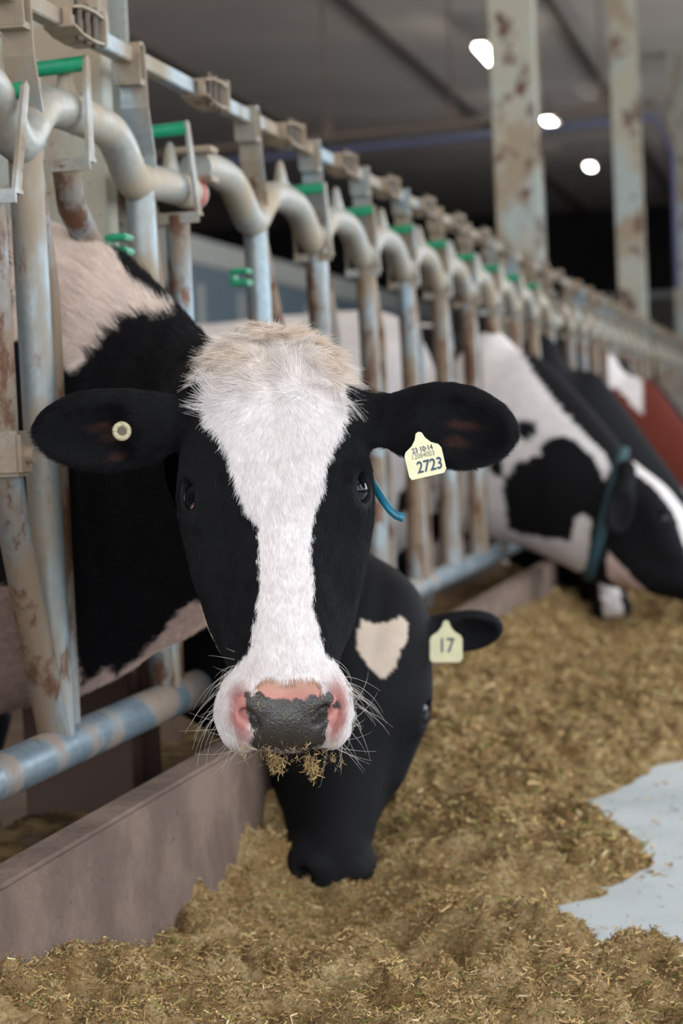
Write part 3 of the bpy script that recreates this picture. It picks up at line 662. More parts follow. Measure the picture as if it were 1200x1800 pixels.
def coat1(P, jit=0):
    x, y, z = proj(P)
    if np.ndim(jit): x = x + jit[:, 0]; y = y + jit[:, 1]
    nz = fbm(P * 60, 5, 3) - .5; x = x + nz * 14; nz2 = fbm(P * 60 + 9, 6, 3) - .5; y = y + nz2 * 14
    q = cow1.local(P); hd = (np.abs(q[:, 0]) < .13) & (q[:, 2] > -.13) & (q[:, 1] > -.26) & (z < 3.32)
    C = np.tile(BLACK, (len(P), 1))
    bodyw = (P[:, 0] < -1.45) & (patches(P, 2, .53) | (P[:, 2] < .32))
    C[bodyw] = WHITE * .95; C[(P[:, 0] < -1.24) & (P[:, 2] < .60)] = np.array(srgb(152, 128, 116))  # lower rear hide is pale; its shade is painted into the coat
    nk = (~hd) & (P[:, 0] > -1.75)
    C[nk & inpoly(x, y, NECKW)] = np.array(srgb(238, 220, 208)); C[nk & inpoly(x, y, DEW)] = PINKW
    jaw = (~hd) & (z < 3.4)
    C[hd & inpoly(x, y, BLAZE)] = WHITE
    tan = hd & inpoly(x, y, BLAZE) & (q[:, 1] < -.10)
    t_ = np.clip((-.10 - q[:, 1]) / .08, 0, 1)[:, None] * .8 * fbm(P * 30, 8, 3)[:, None] * 1.6
    C = np.where(tan[:, None], C * (1 - np.clip(t_, 0, 1)) + np.array(srgb(212, 188, 160)) * np.clip(t_, 0, 1), C)
    mz = hd & (q[:, 1] > .19) & (z < 3.05)
    dl = np.hypot((x - 424) / 22, (y - 1250) / 46); dr = np.hypot((x - 588) / 20, (y - 1246) / 46)
    pk = np.clip(1.35 - np.minimum(dl, dr), 0, 1)
    C = np.where((mz & (pk > 0))[:, None], C + (PINK - C) * np.clip(pk * 1.4, 0, 1)[:, None], C)
    top = mz & inpoly(x, y, TOPPINK); kk = np.clip((y - 1190) / 40, 0, 1)[:, None]
    C = np.where(top[:, None], TANP * (1 - kk) + PINK * kk, C)
    pad = mz & (inpoly(x - nz * 10, y - nz2 * 10, PADP) | (np.hypot((x - 589), (y - 1238) * .8) < 7))
    C = np.where(pad[:, None], PAD * (.7 + .5 * fbm(P * 160, 11, 2)[:, None]), C)
    low = mz & (y > 1290) & ~pad; g = np.clip((y - 1290) / 50, 0, .6)[:, None]
    C = np.where(low[:, None], C * (1 - g) + np.array(srgb(150, 122, 84)) * g, C)
    # pink skin inside the ears
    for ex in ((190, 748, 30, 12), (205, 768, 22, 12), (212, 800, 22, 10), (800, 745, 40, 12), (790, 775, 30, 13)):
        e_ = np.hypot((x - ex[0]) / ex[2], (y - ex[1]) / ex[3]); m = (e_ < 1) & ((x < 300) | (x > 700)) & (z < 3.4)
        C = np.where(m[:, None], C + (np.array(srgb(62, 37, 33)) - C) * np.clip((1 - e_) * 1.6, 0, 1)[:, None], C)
    return C
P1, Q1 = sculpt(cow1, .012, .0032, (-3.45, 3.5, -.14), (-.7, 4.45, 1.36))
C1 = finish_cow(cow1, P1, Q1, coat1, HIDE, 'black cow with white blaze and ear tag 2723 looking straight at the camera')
wx, wy, wz_ = proj(P1); wet = (inpoly(wx, wy, PADP) & (wz_ < 3.05)).astype(np.float32); wa = C1.data.attributes.new('wet', 'FLOAT', 'POINT'); wa.data.foreach_set('value', wet)

# fur strands
def make_hair(name, roots, dirs, nrms, length, radius, cols, parent, seg=4, lift=.3, curl=0, gravity=0, label=None, seed=0):
    n = len(roots); t = np.linspace(0, 1, seg)[None, :, None]
    L = length[:, None, None]
    wob = np.stack([fbm(roots * 55 + 31 * k, 40 + k, 2) - .5 for k in range(3)], 1)
    d = dirs + wob * curl; d = d - nrms * (d * nrms).sum(1, keepdims=True); d /= np.linalg.norm(d, axis=1, keepdims=True) + 1e-9
    wob2 = np.stack([fbm(roots * 90 + 77 * k, 60 + k, 2) - .5 for k in range(3)], 1)
    jr = RNG.normal(0, .12, (n, 3))
    Pn = roots[:, None] + L * t * (d[:, None] + jr[:, None] * .6) + L * nrms[:, None] * lift * (t * (1 - .45 * t)) + L * (t ** 2) * wob2[:, None] * curl * .9
    Pn[..., 2] -= (L[..., 0] * t[..., 0] ** 2) * gravity
    hc = bpy.data.hair_curves.new(name); hc.add_curves([seg] * n)
    hc.attributes['position'].data.foreach_set('vector', Pn.astype(np.float32).ravel())
    r = radius[:, None] * np.linspace(1, .25, seg)[None]
    ra = hc.attributes.get('radius') or hc.attributes.new('radius', 'FLOAT', 'POINT'); ra.data.foreach_set('value', r.astype(np.float32).ravel())
    ca = hc.attributes.new('tint', 'FLOAT_COLOR', 'CURVE'); ca.data.foreach_set('color', np.hstack([cols, np.ones((n, 1))]).astype(np.float32).ravel())
    hc.materials.append(FURM); o = bpy.data.objects.new(name, hc); COL.objects.link(o); o.parent = parent
    if label: o['label'] = label
    return o
Nn, fn = normals(P1, Q1); area_ = np.linalg.norm(fn, axis=1) / 2; ctr = P1[Q1].mean(1)
def sample(mask, n, seed):
    rg = np.random.default_rng(seed); w = area_ * mask; idx = rg.choice(len(Q1), n, p=w / w.sum())
    u, v = rg.random(n), rg.random(n); q = Q1[idx]
    p = (P1[q[:, 0]] * ((1-u)*(1-v))[:, None] + P1[q[:, 1]] * (u*(1-v))[:, None] + P1[q[:, 2]] * (u*v)[:, None] + P1[q[:, 3]] * ((1-u)*v)[:, None])
    nn = Nn[q].mean(1); nn /= np.linalg.norm(nn, axis=1, keepdims=True) + 1e-9
    return p, nn, rg
vis = ((fn / (2 * area_[:, None] + 1e-12)) @ nrm(CAM - O1)) > -.45
qc = cow1.local(ctr); headm = (np.abs(qc[:, 0]) < .14) & (qc[:, 1] > -.25) & (qc[:, 2] > -.2)
xc, yc, zc = proj(ctr)
padm = (qc[:, 1] > .18) & (inpoly(xc, yc + 4, PADP) | inpoly(xc, yc - 5, TOPPINK) | (np.hypot((xc - 428) / 16, (yc - 1250) / 36) < 1) | (np.hypot((xc - 582) / 14, (yc - 1246) / 36) < 1)) & (qc[:, 2] > -.13)
eyem = (np.linalg.norm(np.stack([np.abs(qc[:, 0]) - .109, (qc[:, 1] - .001) * .9, qc[:, 2] + .0105], 1), axis=1) < .0245)
isear = np.zeros(len(ctr), bool)
for (b, t, n, w, L) in ears1:
    ax = nrm(t - b); s_ = (ctr - b) @ ax; isear |= (s_ > .02) & (s_ < L * 1.1) & (np.linalg.norm(ctr - b - s_[:, None] * ax, axis=1) < .085)
headm &= ~isear
mk = (headm & vis & ~padm & ~eyem).astype(float)
def jitter(n, k, rg): return rg.normal(0, k, (n, 2))
R1 = cow1.R
def head_dirs(p, nn):
    q = cow1.local(p); wx, wa = q[:, 0] + .012, q[:, 1] + .115
    r = np.hypot(wx, wa) + 1e-4
    ds = wx / r * .8; da = np.where(wa > 0, wa / r + .25, wa / r)
    fade = np.clip((q[:, 1] - .0) / .1, 0, 1); ds = ds * (1 - fade * .55); da = da + fade * .8
    d = np.stack([ds, da, np.zeros(len(q))], 1) @ R1
    return d, q
p, nn, rg = sample(mk, 190000, 1); d, q = head_dirs(p, nn); cc = coat1(p, jitter(len(p), 2.0, rg))
cc = cc * rg.normal(1, .10, (len(p), 1)); L = np.where(q[:, 1] > .05, .007, .0095) * rg.uniform(.7, 1.25, len(p))
L = np.where(q[:, 1] > .25, .009, L)
make_hair('face_hair', p, d, nn, L, np.full(len(p), .00021), np.clip(cc, 0, 1), C1, 4, .28, .5, 0)
# long pale tuft on the poll
tm = (headm & vis & (qc[:, 1] < -.085) & (qc[:, 2] > -.12) & (np.abs(qc[:, 0]) < .10)).astype(float) * np.clip((-.085 - qc[:, 1]) / .06, 0, 1)
p, nn, rg = sample(tm, 34000, 2); q = cow1.local(p)
side = np.tanh((q[:, 0] + .02 + .03 * np.sin(q[:, 1] * 40)) * 30)
d = np.stack([side * 1.0, np.where(q[:, 1] < -.17, -.15, -.35) + .3 * np.sin(q[:, 0] * 60), np.zeros(len(q))], 1) @ R1
cc = coat1(p, jitter(len(p), 2.5, rg)) * rg.normal(1, .13, (len(p), 1)) * (.72 + .5 * fbm(p * 70, 17, 2)[:, None])
make_hair('poll_hair', p, d, nn, .024 * rg.uniform(.6, 1.25, len(p)), np.full(len(p), .00024), np.clip(cc, 0, 1), C1, 7, .27, 2.3, .15, 'long cream hair on the poll')
# ears
mk = (isear & vis).astype(float)
p, nn, rg = sample(mk, 60000, 3); d = np.zeros_like(p)
for (b, t, n, w, L) in ears1:
    near = np.linalg.norm(p - (b + t) / 2, axis=1) < L * .9
    d[near] = nrm(t - b) + (p[near] - (b + t) / 2) * 4
cc = coat1(p) * rg.normal(1.1, .2, (len(p), 1))
make_hair('ear_hair', p, d, nn, .012 * rg.uniform(.6, 1.4, len(p)), np.full(len(p), .0002), np.clip(cc, 0, 1), C1, 4, .3, .4, .2)
# neck
mk = ((~headm) & (~isear) & (ctr[:, 0] > -1.5) & (ctr[:, 2] > .3)).astype(float) * np.where(((fn / (2 * area_[:, None] + 1e-12)) @ nrm(CAM - O1)) > -.55, 1, 0)
p, nn, rg = sample(mk, 120000, 4); x_, y_, z_ = proj(p)
d = np.tile(np.array([-.75, .45, -.2]), (len(p), 1)); topn = nn[:, 2] > .35; d[topn] = np.array([-.45, .25, .35])
cc = coat1(p, jitter(len(p), 2.5, rg)) * rg.normal(1, .12, (len(p), 1))
L = np.where(topn & (p[:, 0] < -.95), .026, .013) * rg.uniform(.6, 1.3, len(p))
make_hair('neck_hair', p, d, nn, L, np.full(len(p), .00028), np.clip(cc, 0, 1), C1, 4, .45, .6, .05)
# whiskers
mk = ((qc[:, 1] > .20) & (qc[:, 2] > -.16) & headm & ~padm & ((np.abs(qc[:, 0]) > .055) | (qc[:, 2] < -.07))).astype(float)
p, nn, rg = sample(mk, 120, 5); q = cow1.local(p)
d = np.stack([np.sign(q[:, 0]) * (.5 + 3 * np.abs(q[:, 0])), rg.normal(.5, .4, len(q)), rg.normal(-.1, .3, len(q))], 1) @ R1
d = d * .7 + nn * .6 + rg.normal(0, .25, d.shape)
make_hair('whiskers', p, d, nn * .99, rg.uniform(.02, .06, len(p)), np.full(len(p), .00022), np.tile(np.array(srgb(214, 206, 196)), (len(p), 1)), C1, 7, .75, .3, .12, 'long pale whiskers')
# feed stuck under the muzzle and on the nose pad
rg = np.random.default_rng(9)
def straw_bits(name, centres, n, length, width, parent, cols, spread, droop=0):
    V = []; Fq = []; C = []
    for k in range(n):
        c = centres[k % len(centres)] + rg.normal(0, 1, 3) * spread; d = nrm(rg.normal(0, 1, 3) + np.array([0, 0, -droop])); s_ = nrm(np.cross(d, rg.normal(0, 1, 3)))
        L_ = length * rg.uniform(.4, 1.4); w_ = width * rg.uniform(.5, 1.3); bend = rg.normal(0, .2, 3) * L_; i = len(V)
        for t in (0, .5, 1): b_ = c + d * L_ * t + bend * t * t; V += [b_ - s_ * w_ / 2, b_ + s_ * w_ / 2]; C += [cols[k % len(cols)] * (.6 + .8 * ((k * 7) % 10) / 10.)] * 2
        Fq += [(i, i+1, i+3, i+2), (i+2, i+3, i+5, i+4)]
    me = mesh_np(name, V, Fq); set_col(me, 'tint', np.array(C)); return link(name, me, STRAWM, parent, False)
SCOL = [np.array(srgb(*c)) for c in ((190, 156, 106), (200, 168, 118), (164, 130, 86), (208, 180, 132), (174, 140, 92), (134, 106, 70), (194, 164, 112), (162, 148, 90))]
cen = [PD(x, y, z) for x, y, z in ((480, 1330, 2.83), (487, 1338, 2.83), (492, 1346, 2.83), (500, 1328, 2.83), (540, 1328, 2.83), (545, 1340, 2.84), (548, 1352, 2.84), (553, 1330, 2.84), (575, 1328, 2.85), (590, 1334, 2.86), (470, 1322, 2.83), (520, 1322, 2.82), (430, 1320, 2.85))]
cen = cen + [PD(480, 1336, 2.83), PD(548, 1345, 2.83), PD(550, 1358, 2.83), PD(486, 1345, 2.83)] * 3
straw_bits('feed_on_muzzle', cen, 620, .0065, .0008, C1, [c * .75 for c in SCOL], np.array([.0042, .003, .0055]), 1.2)['label'] = 'bits of chopped feed hanging from the chin'

rg = np.random.default_rng(12); cen = []
for k in range(90):                          # crumbs lying on the nose pad: march to the skin
    px_, py_ = rg.uniform(436, 582), rg.uniform(1222, 1314); dv = ray(px_, py_); ts = np.linspace(2.6, 3.1, 500); vv = cow1.sdf(CAM + dv * ts[:, None]); j = int(np.argmax(vv < .0012)); cen.append(CAM + dv * ts[j])
straw_bits('crumbs_on_nose', cen, 90, .006, .0006, C1, SCOL, np.array([.0004, .0004, .0004]), .2)['label'] = 'crumbs of feed on the nose pad'
if 0: print('NOSTRIL', [cow1.local(np.array([CAM + ray(a, b_) * np.linspace(2.6, 3.1, 500)[int(np.argmax(cow1.sdf(CAM + ray(a, b_) * np.linspace(2.6, 3.1, 500)[:, None]) < 0))]])) for a, b_ in ((445, 1262), (568, 1256), (433, 1248), (505, 1250), (505, 1316), (505, 1200))])
# ear tag, ear button, cord
rr = CR; uu = CU
tg = PD(744, 798, 3.045)
up_ = nrm(uu * math.cos(math.radians(13)) - rr * math.sin(math.radians(13)) * 1)
rt_ = nrm(rr * math.cos(math.radians(13)) + uu * math.sin(math.radians(13)))
ear_tag(C1, tg, rt_, up_ + rr * .10, .0465, .056, [('2723', .08, -.28, .36, INK, .006, .12), ('12084003', -.02, -.025, .165, INKD, -.002, 0), ('23 10·14', .0, .105, .165, INKP, .003, 0)])
bc = PD(214, 758, 3.10); bm = bmesh.new()
def ring(c, n, r1, r2, th, name, m_, parent):
    b = MB(); A = frame(np.cross(n, (0, 0, 1)), n)
    pts = [c + (A[0] * math.cos(t) + A[1] * math.sin(t)) * (r1 + r2) / 2 for t in np.linspace(0, 2 * math.pi, 33)]
    return b.tube(pts, (r1 - r2) / 2, 10, False).build(name, m_, parent, True)
bm.free()
eb = ring(bc, nc + CR * .3, .0125, .005, .003, 'ear_button', BUTTON, C1); eb['label'] = 'round pale ear button'
MB().tube([bc - nc * .006, bc + nc * .001], .006, 16).build('button_centre', DKMETAL, eb, True)
cp = [PD(650, 838, 3.16), PD(660, 858, 3.14), PD(672, 878, 3.13), PD(685, 896, 3.12), PD(696, 906, 3.12), PD(709, 910, 3.12)]
cd = MB().tube(cp, [.0045, .005, .0052, .005, .0052, .0058], 12).build('collar_cord', TEAL, C1, True); cd['label'] = 'blue-teal cord end poking out behind the eye'

# ------------------------------------------------------------------ other cows
def necks(S, E, O_, n=5, r0=(.2, .40), r1=(.10, .19), sag=0):
    S = np.asarray(S, float); E = np.asarray(E, float); out = []
    for i in range(n):
        t = i / (n - 1); c = S + (E - S) * t; c = c + np.array([0, 0, sag * math.sin(math.pi * t)])
        out.append((c, r0[0] + (r1[0] - r0[0]) * t, r0[1] + (r1[1] - r0[1]) * t, .16))
    return out
def other_cow(O_, f_, a_, Y0, Sneck, label, coat, earspec, hh=.008, hb=.018, scale=1.0, r0=(.2, .38), r1=(.10, .18), sag=0.0):
    c = Cow(O_, f_, a_, Y0, [], scale)
    E = c.world((0, -.04, -.15)); S_ = np.array(Sneck, float)
    nk = [((-1.62, Y0, .86), .2, .40, .26)] + necks(S_, E, O_, 9, r0, r1, sag)
    ears_ = []
    for sp_ in earspec:
        if isinstance(sp_[0], str): ears_.append((sp_[1], sp_[2], np.asarray(sp_[3], float), sp_[4], float(np.linalg.norm(sp_[2] - sp_[1])))); continue
        sx, td, n_, w_, L_ = sp_
        b = c.world((sx * .085, -.135, -.075)); t = b + nrm(np.asarray(td, float)) * L_; ears_.append((b, t, np.asarray(n_, float), w_, L_))
    c = Cow(O_, f_, a_, Y0, nk, scale, ears_)
    P, Q = sculpt(c, hb, hh, (-3.45, Y0 - .8, -.16), (max(O_[0] + .3, -.5), Y0 + .6, 1.40))
    o = finish_cow(c, P, Q, lambda p: coat(p, c), HIDE_FAR, label)
    return c, o
# cow 2: head down in the feed, star on the forehead
STAR = [(628, 1095), (640, 1088), (655, 1098), (672, 1094), (690, 1092), (708, 1083), (718, 1096), (714, 1120), (706, 1150), (695, 1175), (672, 1194), (655, 1180), (640, 1160), (628, 1140)]
A2, B2 = PD(638, 1195, 4.36), PD(586, 1530, 4.24)
a2 = nrm(B2 - A2); f2 = nrm(CAM - A2) + CR * .22
O2 = PD(636, 1224, 4.38)
def coat2(P, c):
    x, y, z = proj(P); C = np.tile(BLACK, (len(P), 1)); q = c.local(P)
    n1 = (fbm(P * 40, 5, 2) - .5) * 14
    C[inpoly(x + n1, y + n1, STAR) & (q[:, 2] > -.10) & (z < 4.6)] = np.array(srgb(214, 194, 176))
    b = (P[:, 0] < -1.5) & patches(P, 4, .5); C[b] = WHITE * .9
    mz = (q[:, 1] > .345) & (q[:, 2] > -.09); C[mz] = np.array(srgb(46, 40, 40))
    return C
cow2, C2 = other_cow(O2, f2, a2, 4.72, (-1.22, 4.70, .66), 'black cow with a white star, head lowered into the feed behind the near cow', coat2,
                     [(-1, CR * 1.0 + CU * .16, nrm(CAM - O2) + np.array([0, 0, -.8]), .044, .160), (1, -CR + CU * .0, nrm(CAM - O2) + np.array([0, 0, -.6]), .046, .175)], .0055, .016, 1.13, r0=(.15, .33), r1=(.10, .17), sag=.0)
# which side is the picture's right for cow 2: the ear tag there
t2 = PD(784, 1127, 4.43)
ear_tag(C2, t2, CR, CU, .058, .075, [('17', .0, -.12, .5, INK, .004, 0)])
# cow 3: piebald, side view
P3a, P3b = PD(1112, 850, 9.25), PD(1262, 1015, 9.1)
a3 = nrm(P3b - P3a); f3 = nrm(CR * .72 + CU * .68 - fw * .22)
O3 = PD(1186, 908, 8.75)
W3 = [(560, 480), (860, 480), (858, 560), (905, 600), (960, 690), (1010, 745), (1062, 795), (1075, 822), (1062, 845), (1050, 820), (1042, 800), (1028, 790), (1012, 775), (995, 768), (972, 768), (955, 778), (948, 790), (952, 800), (922, 808), (905, 815), (893, 835), (882, 850), (886, 880), (892, 932), (925, 942), (965, 946), (1004, 950), (1010, 912), (1022, 905), (1040, 915), (1036, 935), (1034, 1000), (1000, 1010), (860, 990), (560, 1100)]
SPOT1 = (925, 755, 19, 17); SPOT2 = (872, 820, 12, 20)
def coat3(P, c):
    x, y, z = proj(P); q = c.local(P); C = np.tile(WHITE * .93, (len(P), 1)); far = P[:, 0] < -1.45
    n1 = (fbm(P * 14, 5, 2) - .5) * 5; x = x + n1; y = y - n1
    C[~far & ~inpoly(x, y, W3)] = BLACK
    for (cx, cy, rx, ry) in (SPOT1, SPOT2): C[~far & (np.hypot((x - cx) / rx, (y - cy) / ry) < 1)] = BLACK
    C[far & patches(P, 12, .60)] = BLACK
    hd = (q[:, 1] > -.2) & (q[:, 2] > -.26) & (np.abs(q[:, 0]) < .16) & (x > 1066)
    C[hd] = BLACK; C[hd & (q[:, 2] > -.06) & (np.abs(q[:, 0]) < .075)] = WHITE
    C[hd & (q[:, 1] < -.15) & (q[:, 2] > -.1) & (np.abs(q[:, 0]) < .05)] = WHITE; C[hd & (q[:, 2] < -.20)] = PINKW; C[hd & (q[:, 1] > .27)] = PINKW
    return C
cow3, C3 = other_cow(O3, f3, a3, 9.22, (-1.20, 9.10, .80), 'white cow with large black patches and a teal collar, head down at the right edge', coat3,
                     [('w', PD(1098, 838, 8.68), PD(1082, 938, 8.58), nrm(CAM - O3) + CR * .1, .05), (-1, fw + CR * .1 - CU * .4, CR, .05, .17)], .009, .018, 1.2, r0=(.16, .37), r1=(.12, .17), sag=.03)
# cow C: blaze head straight down under cow 3's jaw
A4, B4 = PD(1040, 900, 9.5), PD(1084, 1100, 9.15)
a4 = nrm(B4 - A4); O4 = PD(1054, 962, 9.42)
def coat4(P, c):
    q = c.local(P); C = np.tile(BLACK, (len(P), 1))
    C[(np.abs(q[:, 0]) < .035 + .03 * np.clip(q[:, 1] - .1, 0, 1)) & (q[:, 2] > -.06)] = WHITE; C[(P[:, 0] < -1.5) & patches(P, 21, .52)] = WHITE * .9
    return C
cow4, C4 = other_cow(O4, nrm(CAM - O4) + CR * .1, a4, 10.05, (-1.22, 10.05, .62), 'black cow with a white blaze, face down behind the jaw of the piebald cow', coat4,
                     [(-1, CR + CU * .1, nrm(CAM - O4), .045, .16), (1, -CR + CU * .1, nrm(CAM - O4), .045, .16)], .011, .022, .92, r0=(.15, .33), r1=(.1, .16), sag=.0)
def side_cow(Yc, X_, label, coat, px, py, D):
    O_ = PD(px, py, D)
    return other_cow(O_, f3, a3, Yc, (-1.20, Yc, .84), label, coat,
              [(1, -CU - CR * .25 - fw * .3, nrm(CAM - O_), .05, .17), (-1, fw + CR * .1 - CU * .4, CR, .05, .17)], .014, .024, 1.05, r0=(.16, .37), r1=(.12, .19), sag=.0)
def coat5(P, c): C = np.tile(BLACK, (len(P), 1)); C[(P[:, 0] < -1.6) & patches(P, 31, .5)] = WHITE * .9; q = c.local(P); C[(q[:, 2] > -.03) & (q[:, 1] > -.2) & (np.abs(q[:, 0]) < .03)] = WHITE; return C
def coat6(P, c):
    x, y, z = proj(P); C = np.tile(RED, (len(P), 1)); w = inpoly(x, y, [(1040, 600), (1100, 600), (1130, 680), (1125, 725), (1105, 705), (1085, 680), (1040, 690)]); C[w & (P[:, 0] > -1.4)] = WHITE * .95
    q = c.local(P); C[(P[:, 0] < -1.6) & patches(P, 41, .5)] = WHITE * .9; C[(q[:, 2] > -.04) & (q[:, 1] > -.22) & (np.abs(q[:, 0]) < .05)] = WHITE; return C
def coat7(P, c): C = np.tile(BLACK, (len(P), 1)); C[(P[:, 0] < -1.5) & patches(P, 51, .5)] = WHITE * .9; return C
side_cow(10.72, 0, 'black cow with a plain dark neck seen just beyond the piebald cow', coat5, 1232, 930, 10.85)
side_cow(14.15, 0, 'red-brown cow with a white shoulder patch, beyond the black-necked cow', coat6, 1262, 850, 14.0)
side_cow(14.95, 0, 'black cow half hidden behind the red-brown cow', coat7, 1275, 845, 15.0)

# collar on cow 3
def collar(c, parent, t0, r):
    ctr_ = c.world(t0); ax = nrm(CR * .945 - CU * .26 - fw * .1)
    A = frame(ax, (0, 0, 1)); V = []; Fq = []; n = 48; rows = (-.020, .020); kept = c.ears; c.ears = []
    for k in range(n):
        th = 2 * math.pi * k / n; d = A[1] * math.cos(th) + A[2] * math.sin(th)
        lo_, hi_ = .03, .5                       # march to the hide
        ts = np.linspace(.45, .02, 120); pts = ctr_ + d[None] * ts[:, None]; v = c.sdf(pts); j = np.argmax(v < 0); R_ = ts[j] + .006
        for w_ in rows: V.append(ctr_ + d * R_ + ax * w_)
        for w_ in rows: V.append(ctr_ + d * (R_ + .006) + ax * w_)
    for k in range(n):
        a0, b0 = 4 * k, 4 * ((k + 1) % n)
        Fq += [(a0 + 2, b0 + 2, b0 + 3, a0 + 3), (a0, a0 + 1, b0 + 1, b0), (a0, b0, b0 + 2, a0 + 2), (a0 + 1, a0 + 3, b0 + 3, b0 + 1)]
    c.ears = kept
    me = mesh_np('neck_collar', V, Fq); o = link('neck_collar', me, COLLAR, parent); o['label'] = 'teal webbing neck collar'
collar(cow3, C3, (0, -.10, -.225), .2)

# ------------------------------------------------------------------ feed
YE = [2.0, 3.2, 3.5, 3.62, 3.72, 3.86, 4.02, 4.15, 4.35, 4.55, 4.72, 4.9, 5.15, 5.35, 5.6, 5.9, 6.3, 7, 9, 12, 45]
XE = [.05, .0, -.12, -.20, -.31, -.40, -.45, -.44, -.38, -.33, -.33, -.40, -.50, -.49, -.42, -.35, -.20, -.1, -.08, -.05, -.05]
def feed_h(X, Y):
    Pp = np.stack([X * 1.0, Y * 1.0, X * 0], -1)
    xe = np.interp(Y, YE, XE) + (fbm(Pp * 6, 1, 3) - .5) * .12
    d = xe - X; rise = np.clip(d / .30, -.3, 1); prof = np.where(rise > 0, np.sin(np.clip(rise, 0, 1) * math.pi / 2), rise)
    base = .055 + .035 * fbm(Pp * 2.2, 2, 3)
    near = np.interp(Y, [2.6, 2.9, 3.2, 3.5, 3.7, 4.0, 4.6, 5.5, 8, 45], [.09, .07, .01, -.03, .02, .07, .10, .11, .10, .10])
    kerb = np.clip((-.70 - X) / .25, 0, 1) * near
    h = base * prof + kerb + (np.abs(fbm(Pp * 8, 3, 4) - .5) * -.26 + .050) * np.clip(d / .08, 0, 1) + (fbm(Pp * 24, 7, 3) - .5) * .055 * np.clip(d / .05, 0, 1) + (fbm(Pp * 75, 9, 2) - .5) * .022 * np.clip(d / .05, 0, 1)
    for (hx, hy, hr) in ((-.56, 4.80, .05), (-.49, 4.78, .035), (-.56, 3.475, .04), (-.32, 3.50, .03)):
        g = np.exp(-((X - hx) ** 2 / (hr * 1.0) ** 2 + (Y - hy) ** 2 / (hr * 2.6) ** 2)); h = h * (1 - 1.5 * g) - .022 * g
    # hollow where the star cow eats
    g = np.exp(-(((X + .76) / .16) ** 2 + ((Y - 8.95) / .45) ** 2)); h = h * (1 - g) + .02 * g
    g = np.exp(-(((X + .79) / .18) ** 2 + ((Y - 3.92) / .40) ** 2)); h = h * (1 - g) + .004 * g
    return h
def feed_grid(y0, y1, s):
    xs = np.arange(-.981, .14, s); ys = np.arange(y0, y1 + s * .5, s); X, Y = np.meshgrid(xs, ys, indexing='ij'); H = feed_h(X, Y)
    V = np.stack([X, Y, H], -1).reshape(-1, 3); n, m_ = X.shape; i = np.arange(n * m_).reshape(n, m_)
    return V, np.stack([i[:-1, :-1].ravel(), i[1:, :-1].ravel(), i[1:, 1:].ravel(), i[:-1, 1:].ravel()], 1)
VV = []; QQ = []; off = 0
for y0, y1, s in ((2.2, 6.0, .0065), (6.0, 12, .015), (12, 44.6, .06)):
    v, q_ = feed_grid(y0, y1, s); VV.append(v); QQ.append(q_ + off); off += len(v)
V = np.vstack(VV); Q = np.vstack(QQ); keep = (V[Q][:, :, 2] > -.004).any(1); V, Q = compact(V, Q[keep])
fo = link('feed_heap', mesh_np('feed_heap', V, Q), FEEDM); tag(fo, 'tan chopped feed heaped along the kerb on the pale lane', 'feed', kind='stuff')
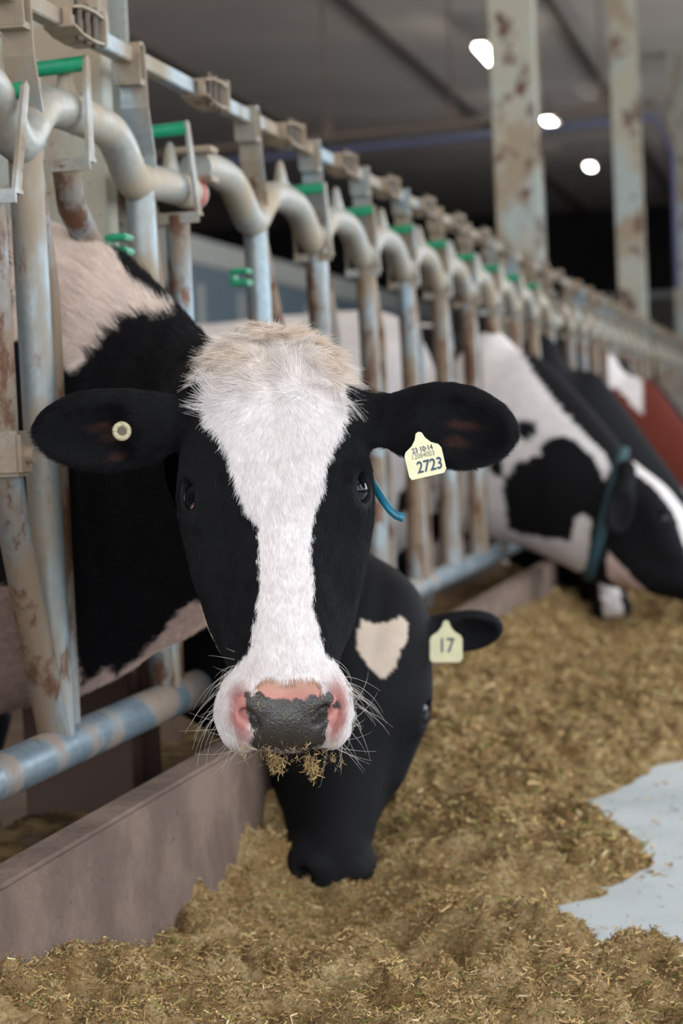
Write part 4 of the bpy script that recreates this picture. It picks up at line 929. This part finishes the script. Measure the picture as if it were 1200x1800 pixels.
def scatter(n, yr, L0, w0, seed, dens):
    rg = np.random.default_rng(seed); Y = yr[0] + (yr[1] - yr[0]) * rg.random(n) ** 1.25; X = rg.uniform(-.975, .25, n)
    xe = np.interp(Y, YE, XE); keep = ((feed_h(X, Y) > .0) & (X < xe + .06)) | ((rg.random(n) < .015 * np.exp(-np.maximum(X - xe, 0) * 8)) | (rg.random(n) < .002)); X, Y = X[keep], Y[keep]; n = len(X)
    H = np.maximum(feed_h(X, Y), 0) + .001 + rg.random(n) * .004
    th = rg.uniform(0, 2 * math.pi, n); el = rg.normal(.05, .32, n); d = np.stack([np.cos(th) * np.cos(el), np.sin(th) * np.cos(el), np.sin(el)], 1)
    s_ = np.cross(d, rg.normal(0, 1, (n, 3)) + np.array([0, 0, 1.2])); s_ /= np.linalg.norm(s_, axis=1, keepdims=True)
    L_ = L0 * rg.lognormal(0, .5, n); w_ = w0 * rg.uniform(.5, 1.5, n); c = np.stack([X, Y, H], 1); bend = rg.normal(0, .18, (n, 3)) * L_[:, None]
    V = np.empty((n, 6, 3))
    for k, t in enumerate((-.5, 0, .5)):
        b_ = c + d * (L_ * t)[:, None] + bend * (abs(t) * 2) ** 2; V[:, 2 * k] = b_ - s_ * w_[:, None] / 2; V[:, 2 * k + 1] = b_ + s_ * w_[:, None] / 2
    i = np.arange(n)[:, None] * 6; Fq = np.concatenate([i + [0, 1, 3, 2], i + [2, 3, 5, 4]])
    cols = np.array(SCOL)[rg.integers(0, len(SCOL), n)] * rg.uniform(.55, 1.25, (n, 1))
    g = rg.random(n) < .04; cols[g] = np.array(srgb(116, 124, 58)); g = rg.random(n) < .04; cols[g] = np.array(srgb(222, 204, 158))
    return V.reshape(-1, 3), Fq, np.repeat(cols, 6, 0)
a_ = scatter(190000, (2.7, 5.2), .0075, .0017, 1, 1); b_ = scatter(130000, (4.4, 11), .013, .0045, 2, 1)
V = np.vstack([a_[0], b_[0]]); Q = np.vstack([a_[1], b_[1] + len(a_[0])]); me = mesh_np('loose_feed', V, Q); set_col(me, 'tint', np.vstack([a_[2], b_[2]]))
st = link('loose_feed', me, STRAWM, fo, False); st['kind'] = 'stuff'
# feed scraps on the ledge behind the kerb
xs = np.arange(-1.40, -1.035, .012); ys = np.arange(2.4, 14, .02); X, Y = np.meshgrid(xs, ys, indexing='ij'); Pp = np.stack([X, Y, X * 0], -1)
H = .15 + .055 * fbm(Pp * 5, 12, 3) + (fbm(Pp * 25, 13, 3) - .5) * .04 - .012; n_, m_ = X.shape; i = np.arange(n_ * m_).reshape(n_, m_)
lf = link('feed_scraps', mesh_np('feed_scraps', np.stack([X, Y, H], -1).reshape(-1, 3), np.stack([i[:-1, :-1].ravel(), i[1:, :-1].ravel(), i[1:, 1:].ravel(), i[:-1, 1:].ravel()], 1)), None)
m, nt, b = mat('trampled_feed', .95, 0, .1); c = mixc(nt, noise_fac(nt, 12, 5, .35, .65), srgb(84, 66, 46), srgb(140, 116, 80)); nt.links.new(c, b.inputs['Base Color']); bump(nt, b, noise_fac(nt, 110, 4, .3, .7), .7, .01)
lf.data.materials.append(m); tag(lf, 'dark trampled feed scraps on the ledge under the bottom rail', 'feed', kind='stuff')
